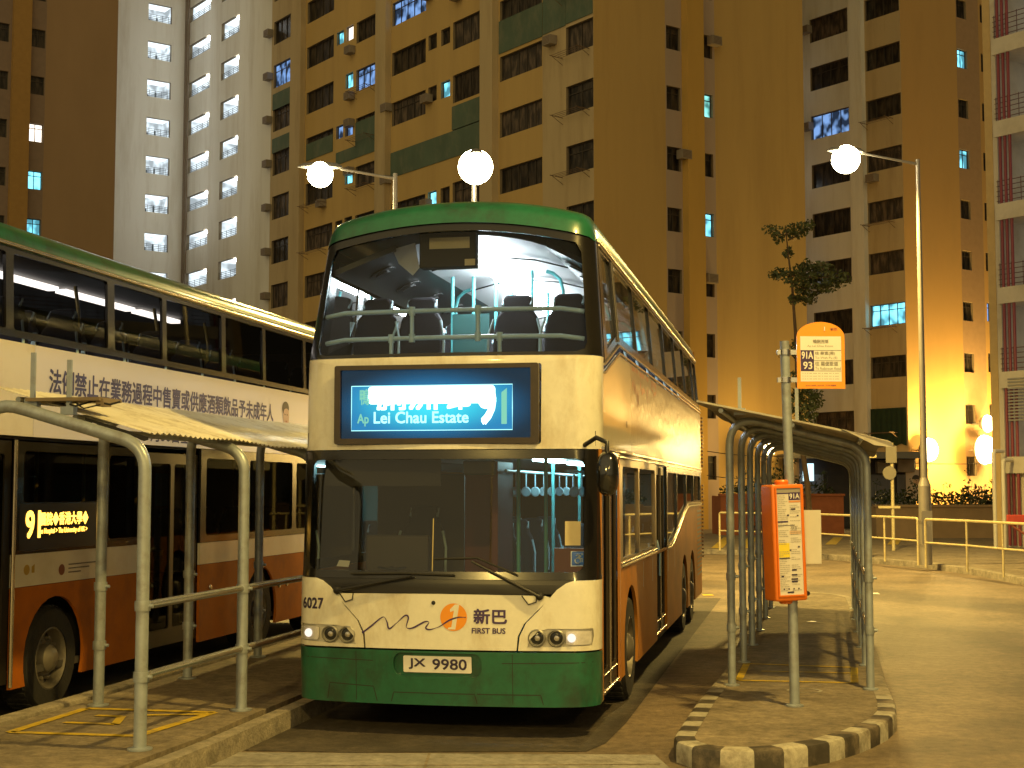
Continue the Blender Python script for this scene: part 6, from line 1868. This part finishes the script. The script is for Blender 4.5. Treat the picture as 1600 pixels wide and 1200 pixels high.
# wall floodlights
M_flood = emit('floodlight_glow', (1.0, 0.78, 0.36), 22)
def floodlight(x, y, z, s, energy, label, n=(-.2, -1)):
    t = empty('floodlight', (x, y, z), TH2); tag(t, label, 'floodlight', 'sodium floodlights on the tower walls')
    mb = MB(); mb.box(-0.05, 0.1, -0.04, 0.05, 0.9, 0.04); mb.build('bracket', M_lpole, t)
    mb = MB(); mb.lathe([(0.12 * s, 0.25), (0.30 * s, 0.2), (0.5 * s, -0.1), (0.52 * s, -0.16)], (0, 0, 0), 'y', 20); h = mb.build('lamp_housing', M_lhead, t, smooth=50)
    mb = MB(); mb.lathe([(0.5 * s, -0.1), (0.46 * s, -0.26 * s), (0.3 * s, -0.40 * s), (0.001, -0.46 * s)], (0, 0, 0), 'y', 20); mb.build('lamp_bowl', M_flood, h, smooth=60)  # bowl oversized so its shape adds the flare round the lamp
    li = bpy.data.lights.new('sodium_light', 'POINT'); li.energy = energy; li.color = (1.0, 0.62, 0.16); li.shadow_soft_size = 0.4
    lo = bpy.data.objects.new('sodium_light', li); lo.location = (0, -1.3, 0.1); COL.objects.link(lo); lo.parent = t
def dpt(u, v, Y):
    d = ray(u, v); k = Y / d.y; return (d.x * k, Y, EYE + d.z * k)
floodlight(*dpt(1447, 703, 75.2), 1.25, 3200, 'twin bright floodlight on the orange wall beside the lamp column')
floodlight(*dpt(1534, 703, 77.6), 1.6, 3400, 'largest floodlight low on the orange wall at the right')
floodlight(*dpt(1539, 662, 77.8), 0.95, 1100, 'small floodlight above the largest one near the gallery block')
floodlight(*dpt(1199, 699, 66.0), 0.8, 500, 'floodlight on the ochre wall seen through the frames of the right shelter')

# ------------------------------------------------------------------ railings along the far pavement
M_yrail = pm('pale_yellow_rail_paint', (0.62, 0.53, 0.28), 0.45, var=0.1, scale=6, tint=(0.3, 0.22, 0.1), tscale=8, tamt=0.5)
def railing(pts, label, h=1.12, spacing=1.9):
    P = [Vector((p[0], p[1], 0.146)) for p in pts]
    t = empty('street_railing', P[0]); tag(t, label, 'railing', 'pale yellow tube railings along the far kerb')
    L = [0]
    for a, c in zip(P, P[1:]): L.append(L[-1] + (c - a).length)
    def at(s):
        for i in range(1, len(P)):
            if s <= L[i] + 1e-6: return P[i - 1].lerp(P[i], (s - L[i - 1]) / (L[i] - L[i - 1]))
        return P[-1]
    n = max(1, round(L[-1] / spacing))
    Q = [at(L[-1] * i / n) - P[0] for i in range(n + 1)]
    up = Vector((0, 0, 1))
    mb = MB(); pth = arc_path([Q[0], Q[0] + up * h] + [q + up * h for q in Q[1:-1]] + [Q[-1] + up * h, Q[-1]], 0.07, 4); mb.tube(pth, 0.030, 8); mb.build('top_rail', M_yrail, t, smooth=50)
    mb = MB(); mb.tube([q + up * (h * .52) for q in Q], 0.022, 8); mb.build('lower_rail', M_yrail, t, smooth=50)
    for q in Q[1:-1]:
        mb = MB(); mb.tube([q, q + up * h], 0.026, 8); mb.build('post', M_yrail, t, smooth=50)
def off2(u, Y): return ((u - 800) / 2250 * Y, Y)
railing([off2(1443, 33.5), off2(1520, 31.4), off2(1600, 28.8), (10.9, 25.5), (11.4, 21)], 'pale yellow two bar railing running out of the picture right of the lamp column')
railing([off2(1431, 34.6), off2(1356, 37.4), off2(1280, 40.2), (6.2, 43.2)], 'pale yellow two bar railing left of the lamp column, ending behind the timetable case')
railing([(4.8, 44.9), (0, 46.6), (-6, 48)], 'pale yellow two bar railing at the back, mostly hidden by the green roofed bus')

# ------------------------------------------------------------------ planters, hedges, shops at the foot of the towers
M_brick = pm('orange_brick_planter', (0.30, 0.095, 0.035), 0.85, var=0.25, scale=3, bump=0.3, bscale=20)
M_lowwall = pm('brown_low_wall', (0.27, 0.19, 0.11), 0.9, var=0.2, scale=1.5, bump=0.3, bscale=15)
M_leafd = pm('dark_hedge_leaves', (0.022, 0.036, 0.010), 0.6, var=0.5, scale=3)
M_leaf2 = pm('olive_tree_leaves', (0.07, 0.085, 0.025), 0.6, var=0.5, scale=2)
M_bark = pm('brown_bark', (0.10, 0.065, 0.035), 0.9, var=0.3, scale=5)
def leaves(mb, c, rx, ry, rz, n, s, seed):
    rnd = random.Random(seed)
    for _ in range(n):
        while True:
            p = Vector((rnd.uniform(-1, 1), rnd.uniform(-1, 1), rnd.uniform(-1, 1)))
            if p.length <= 1: break
        q = Vector(c) + Vector((p.x * rx, p.y * ry, p.z * rz))
        a = Vector((rnd.gauss(0, 1), rnd.gauss(0, 1), rnd.gauss(0, 1))).normalized()
        b_ = a.cross(Vector((rnd.gauss(0, 1), rnd.gauss(0, 1), rnd.gauss(0, 1)))).normalized()
        k = s * rnd.uniform(.6, 1.3)
        mb.add([q - a * k, q - b_ * k * .5, q + a * k, q + b_ * k * .5], [(0, 1, 2, 3)])
def planter(x0, y0, x1, y1, z, mat, label, cat='planter', name='brick_planter'):
    t = empty(name, ((x0 + x1) / 2, y0, 0.146)); tag(t, label, cat)
    w_ = (x1 - x0) / 2
    mb = MB(); mb.box(-w_, 0, 0, w_, 0.25, z); mb.box(-w_, y1 - y0 - .25, 0, w_, y1 - y0, z); mb.box(-w_, .25, 0, -w_ + .25, y1 - y0 - .25, z); mb.box(w_ - .25, .25, 0, w_, y1 - y0 - .25, z); mb.build('wall', mat, t)
    mb = MB(); mb.box(-w_ + .26, .26, z - .3, w_ - .26, y1 - y0 - .26, z - .08); mb.build('soil', pm('dark_soil', (0.05, 0.035, 0.02), 0.95), t)
    mb = MB(); mb.box(-w_ - .05, -.05, z + .002, w_ + .05, .3, z + .09); mb.build('coping', mat, t)
    return t
def hedge(x0, x1, y, z0, h, label, seed, n, d=0.7):
    t = empty('hedge', ((x0 + x1) / 2, y, z0)); tag(t, label, 'hedge')
    rnd = random.Random(seed); w_ = (x1 - x0) / 2
    mb = MB(); k = max(3, int((x1 - x0) / 0.8))
    for i in range(k):
        cx_ = -w_ + (i + .5) * 2 * w_ / k
        leaves(mb, (cx_, rnd.uniform(-.1, .1), h * rnd.uniform(.35, .6)), 0.6, d * .6, h * rnd.uniform(.4, .75), n // k, 0.085, seed * 100 + i)
    mb.build('foliage', M_leafd, t, fixn=False)
    mb = MB()
    for i in range(k * 2):
        cx_ = rnd.uniform(-w_, w_); hh = h * rnd.uniform(.9, 1.6)
        mb.tube([(cx_, 0, 0), (cx_ + rnd.uniform(-.2, .2), rnd.uniform(-.2, .2), hh)], [.012, .005], 4)
        leaves(mb, (cx_, 0, hh), .16, .16, .14, 10, .06, seed * 50 + i)
    mb.build('stem', M_leafd, t, fixn=False)
planter(8.3, 57.5, 13.2, 60, 1.55, M_brick, 'orange brick planter seen through the frames of the right shelter')
hedge(8.6, 13.0, 58.8, 1.5, 0.75, 'low hedge growing in the orange brick planter', 3, 900)
planter(13.6, 54.0, 19.3, 56.5, 1.15, M_lowwall, 'brown low walled planter behind the left yellow railing')
hedge(13.9, 19.0, 55.2, 1.1, 0.75, 'dark bushy hedge behind the left yellow railing, between sign pole and shelter', 5, 1500)
planter(19.5, 62.0, 26, 64.5, 1.1, M_lowwall, 'brown low walled planter in front of the lit orange wall')
hedge(19.7, 24.2, 63.2, 1.05, 1.1, 'straggly hedge at the foot of the lit orange wall', 8, 1500)
hedge(19.5, 21.0, 58.4, 0.15, 2.1, 'round dark bush near the gallery block beside the barrier', 12, 700, 1.2)
# green bush behind the shelter frames
hedge(9.1, 10.6, 54.0, 0.15, 2.7, 'tall green bush seen between the posts of the right shelter', 15, 700, 1.2)

# shop level under tower C
M_shop = pm('dark_shop_recess', (0.035, 0.03, 0.028), 0.7, var=0.3, scale=1)
M_shut = pm('blue_grey_shutter', (0.13, 0.14, 0.17), 0.6, 0.2, var=0.15, scale=2)
SX, SY = 14.6, 66.0
shp = empty('shop_row', (SX, SY, 0.146)); tag(shp, 'dark single storey shop row with flat canopy at the foot of the pale tower', 'shop row')
mb = MB(); mb.box(-1.6, 0.8, 0, 4.1, 1.0, 3.4); mb.build('back_wall', M_shop, shp)
mb = MB(); mb.box(-2.0, -1.2, 3.30, 4.0, 2.6, 3.46); mb.box(-2.0, -1.22, 3.2, 4.0, -1.12, 3.5); mb.build('canopy', pm('grey_canopy', (0.16, 0.15, 0.12), 0.7), shp)
mb = MB(); mb.box(-1.6, 1.0, 0, 4.1, 6.0, 3.3); mb.build('shop_body', M_shop, shp)
for (a, c, m) in ((-1.5, -0.2, M_shut), (0.0, 1.5, M_shop), (1.8, 3.0, M_shut), (3.2, 4.05, M_shut)):
    mb = MB()
    for k in range(24): mb.box(a, 0.74 - .012 * (k % 2), 0.1 + k * .1, c, 0.79, 0.1 + k * .1 + .099)
    mb.build('shutter', m, shp)
for (a, z) in ((2.2, 2.55), (3.1, 2.6)):
    mb = MB(); mb.box(a, .2, z, a + .8, .75, z + .6); mb.build('air_conditioner', M_ac, shp, bevel=.03)
for x in (-1.9, 0.9, 3.8):
    mb = MB(); mb.box(x, -1.0, 0, x + .25, -.75, 3.2); mb.build('canopy_post', M_lowwall, shp)
mb = MB(); mb.box(-1.25, 0.2, 2.2, -0.75, 0.25, 3.0); mb.build('lit_sign_box', emit('pale_lit_sign', (0.6, 0.9, 1.0), 1.6), shp)
# poster with a face
pst = empty('poster_board', (18.55, 66.4, 0.146)); tag(pst, 'pale poster showing a dark haired head, left of the orange wall', 'poster')
mb = MB(); mb.box(-0.42, 0, 1.25, 0.42, 0.05, 2.75); mb.build('board', pm('poster_paper', (0.50, 0.42, 0.33), 0.6, var=.05), pst)
PM_ = flat_map((0, -.003, 2.1), (1, 0, 0))
mb = MB(); mb.mat = 0; mb.add([PM_(.06 + .16 * math.cos(2 * PI * k / 18), .1 + .22 * math.sin(2 * PI * k / 18), -.003) for k in range(18)], [tuple(range(18))])
mb.mat = 1; mb.add([PM_(.04 + .19 * math.cos(PI * k / 12), .18 + .20 * math.sin(PI * k / 12), -.006) for k in range(13)], [tuple(range(13))])
mb.build('printed_head', [pm('poster_skin', (0.5, 0.33, 0.2), .6), pm('poster_hair', (.04, .03, .02), .6)], pst, fixn=False)
# sign poles
def pole_sign(u, v, Y, h, disc, label):
    x, y, _ = dpt(u, v, Y)
    t = empty('sign_post', (x, y, 0.146)); tag(t, label, 'sign post')
    mb = MB(); mb.tube([(0, 0, 0), (0, 0, h)], 0.05, 10); mb.build('post', M_yrail, t, smooth=50)
    if disc:
        mb = MB(); mb.lathe([(0.20, -.09), (0.20, -.06)], (-.10, 0, h - .9), 'y', 22); mb.box(-.2, -.088, h - .6, .12, -.062, h - .1); mb.build('sign_disc', pm('pale_sign_back', (0.28, 0.25, 0.18), .5), t)
        mb = MB(); mb.box(-.45, -.08, 1.25, .2, -.06, 1.32); mb.build('sign_arm', M_yrail, t)
    else:
        mb = MB(); mb.box(-.03, -.07, h - .35, .2, -.05, h - .05); mb.build('sign_arm', M_yrail, t)
pole_sign(1396, 840, 43.0, 3.2, True, 'pale yellow post with a round plate standing behind the left yellow railing')
pole_sign(1359, 840, 38.5, 3.0, False, 'plain pale yellow post just right of the shelter posts')
# white pipes at the gallery block
mb = MB(); t = empty('standpipe', (14.9, 44.6, .146)); tag(t, 'pair of white bent pipes standing at the foot of the gallery block', 'pipe')
for x in (0, .28): 
    mb.tube(arc_path([(x, 0, 0), (x, 0, 3.0 - x), (x + .5, .6, 3.0 - x)], .15, 4), 0.06, 10)
mb.build('pipe', pm('white_pipe', (.6, .56, .45), .5), t, smooth=50)
# red and white barrier
br = empty('road_barrier', (12.5, 36.5, .146)); tag(br, 'red and white trestle barrier behind the right hand railing', 'barrier')
br.rotation_euler = (0, 0, R(-8))
mb = MB(); mb.box(0, 0, .95, 4.5, .12, 1.17); mb.build('boom', pm('faded_red_boom', (0.42, 0.05, 0.03), .5, var=.2), br, bevel=.015)
mb = MB(); mb.box(1.9, -.012, .97, 3.0, -.002, 1.15); mb.build('white_panel', M_white, br)
for x in (1.8, 3.4):
    mb = MB(); mb.tube([(x, .06, .95), (x - .75, -.1, .0)], .035, 6); mb.tube([(x, .06, .95), (x + .75, -.1, .0)], .035, 6); mb.tube([(x - .75, -.1, .04), (x + .75, -.1, .04)], .03, 6); mb.build('leg', pm('red_brown_steel', (.22, .06, .03), .6), br)
mb = MB(); mb.tube([(.05, .06, .95), (1.3, -.1, .05)], .03, 6); mb.build('leg', MATS['red_brown_steel'], br)
# cables slung along the walls
for (a, b_, sag, label) in ((dpt(1300, 716, 62.5), dpt(1556, 724, 73.5), .12, 'thin cable slung across the lit orange wall'), (dpt(1105, 705, 60), dpt(1236, 712, 63), .1, 'upper thin cable across the ochre wall behind the shelter'), (dpt(1105, 743, 60), dpt(1215, 745, 63), .1, 'lower thin cable across the ochre wall behind the shelter')):
    A_ = Vector(a); B_ = Vector(b_); mb = MB()
    mb.tube([A_.lerp(B_, k / 12) - A_ - Vector((0, 0, sag * 4 * (k / 12) * (1 - k / 12))) for k in range(13)], .018, 5)
    o = mb.build('cable', M_rubber, loc=A_); tag(o, label, 'cable')

# young tree behind the orange stop sign
tx, ty, _ = dpt(1250, 800, 50)
tr = empty('young_tree', (tx, ty, .146)); tag(tr, 'thin young tree with sparse tiers of leaves rising behind the orange stop plate', 'tree')
def T(u, v, dy=0.0):
    p = dpt(u, v, 50 + dy); return Vector((p[0] - tx, p[1] - ty, p[2] - .146))
mb = MB()
trunk = [Vector((0.35, 0, 0)), T(1262, 760), T(1252, 690), T(1247, 620), T(1243, 520), T(1238, 450), T(1232, 400), T(1227, 352)]
mb.tube(trunk, [.11, .10, .085, .075, .06, .045, .03, .012], 8)
limbs = [((1232, 375), (1258, 355), 0.5), ((1230, 365), (1214, 368), -.3), ((1235, 425), (1275, 420), .6), ((1236, 430), (1310, 432), -.5), ((1237, 440), (1285, 458), .3), ((1236, 430), (1212, 425), .2), ((1239, 460), (1256, 470), .5), ((1246, 625), (1275, 622), .3), ((1247, 640), (1262, 655), -.4), ((1246, 600), (1258, 592), .2), ((1244, 560), (1236, 548), .2)]
for a, c, dy in limbs:
    mb.tube([T(*a), (T(*a) + T(c[0], c[1], dy)) / 2 + Vector((0, 0, -.08)), T(c[0], c[1], dy)], [.035, .022, .008], 5)
rt = random.Random(4); tw = MB()
for a, c, dy in limbs:
    A0 = T(*a); C0 = T(c[0], c[1], dy)
    for q in range(4):
        s0 = A0.lerp(C0, rt.uniform(.4, .95)); e0 = s0 + Vector((rt.uniform(-.35, .35), rt.uniform(-.35, .35), rt.uniform(-.05, .3)))
        mb.tube([s0, e0], [.012, .004], 4)
        leaves(tw, e0, .28, .28, .16, 26, .075, rt.randint(0, 9999))
mb.build('trunk', M_bark, tr, smooth=50)
mb = tw
cl_ = [((1245, 361), 14, 9, .4), ((1262, 352), 8, 6, .5), ((1216, 370), 7, 8, -.3), ((1232, 395), 6, 6, .1), ((1256, 430), 20, 12, .4), ((1280, 424), 20, 11, .2), ((1312, 436), 13, 9, -.5), ((1294, 446), 14, 8, -.2), ((1268, 446), 20, 12, .3), ((1241, 434), 14, 10, -.2), ((1262, 466), 13, 8, .4), ((1216, 428), 8, 8, .2), ((1240, 468), 6, 6, 0),
       ((1258, 618), 16, 14, .2), ((1274, 626), 10, 9, .3), ((1260, 648), 14, 11, -.3), ((1248, 632), 9, 12, 0), ((1243, 545), 7, 12, .1), ((1250, 590), 9, 8, .2)]
for i, (c, rx, rz, dy) in enumerate(cl_):
    k = 50 / 2250.0
    leaves(mb, T(c[0], c[1], dy), rx * k * 1.45, rx * k * 1.3, rz * k * 1.5, int(rx * rz * 0.9) + 30, .085, 900 + i)
mb.build('crown', M_leaf2, tr, fixn=False)
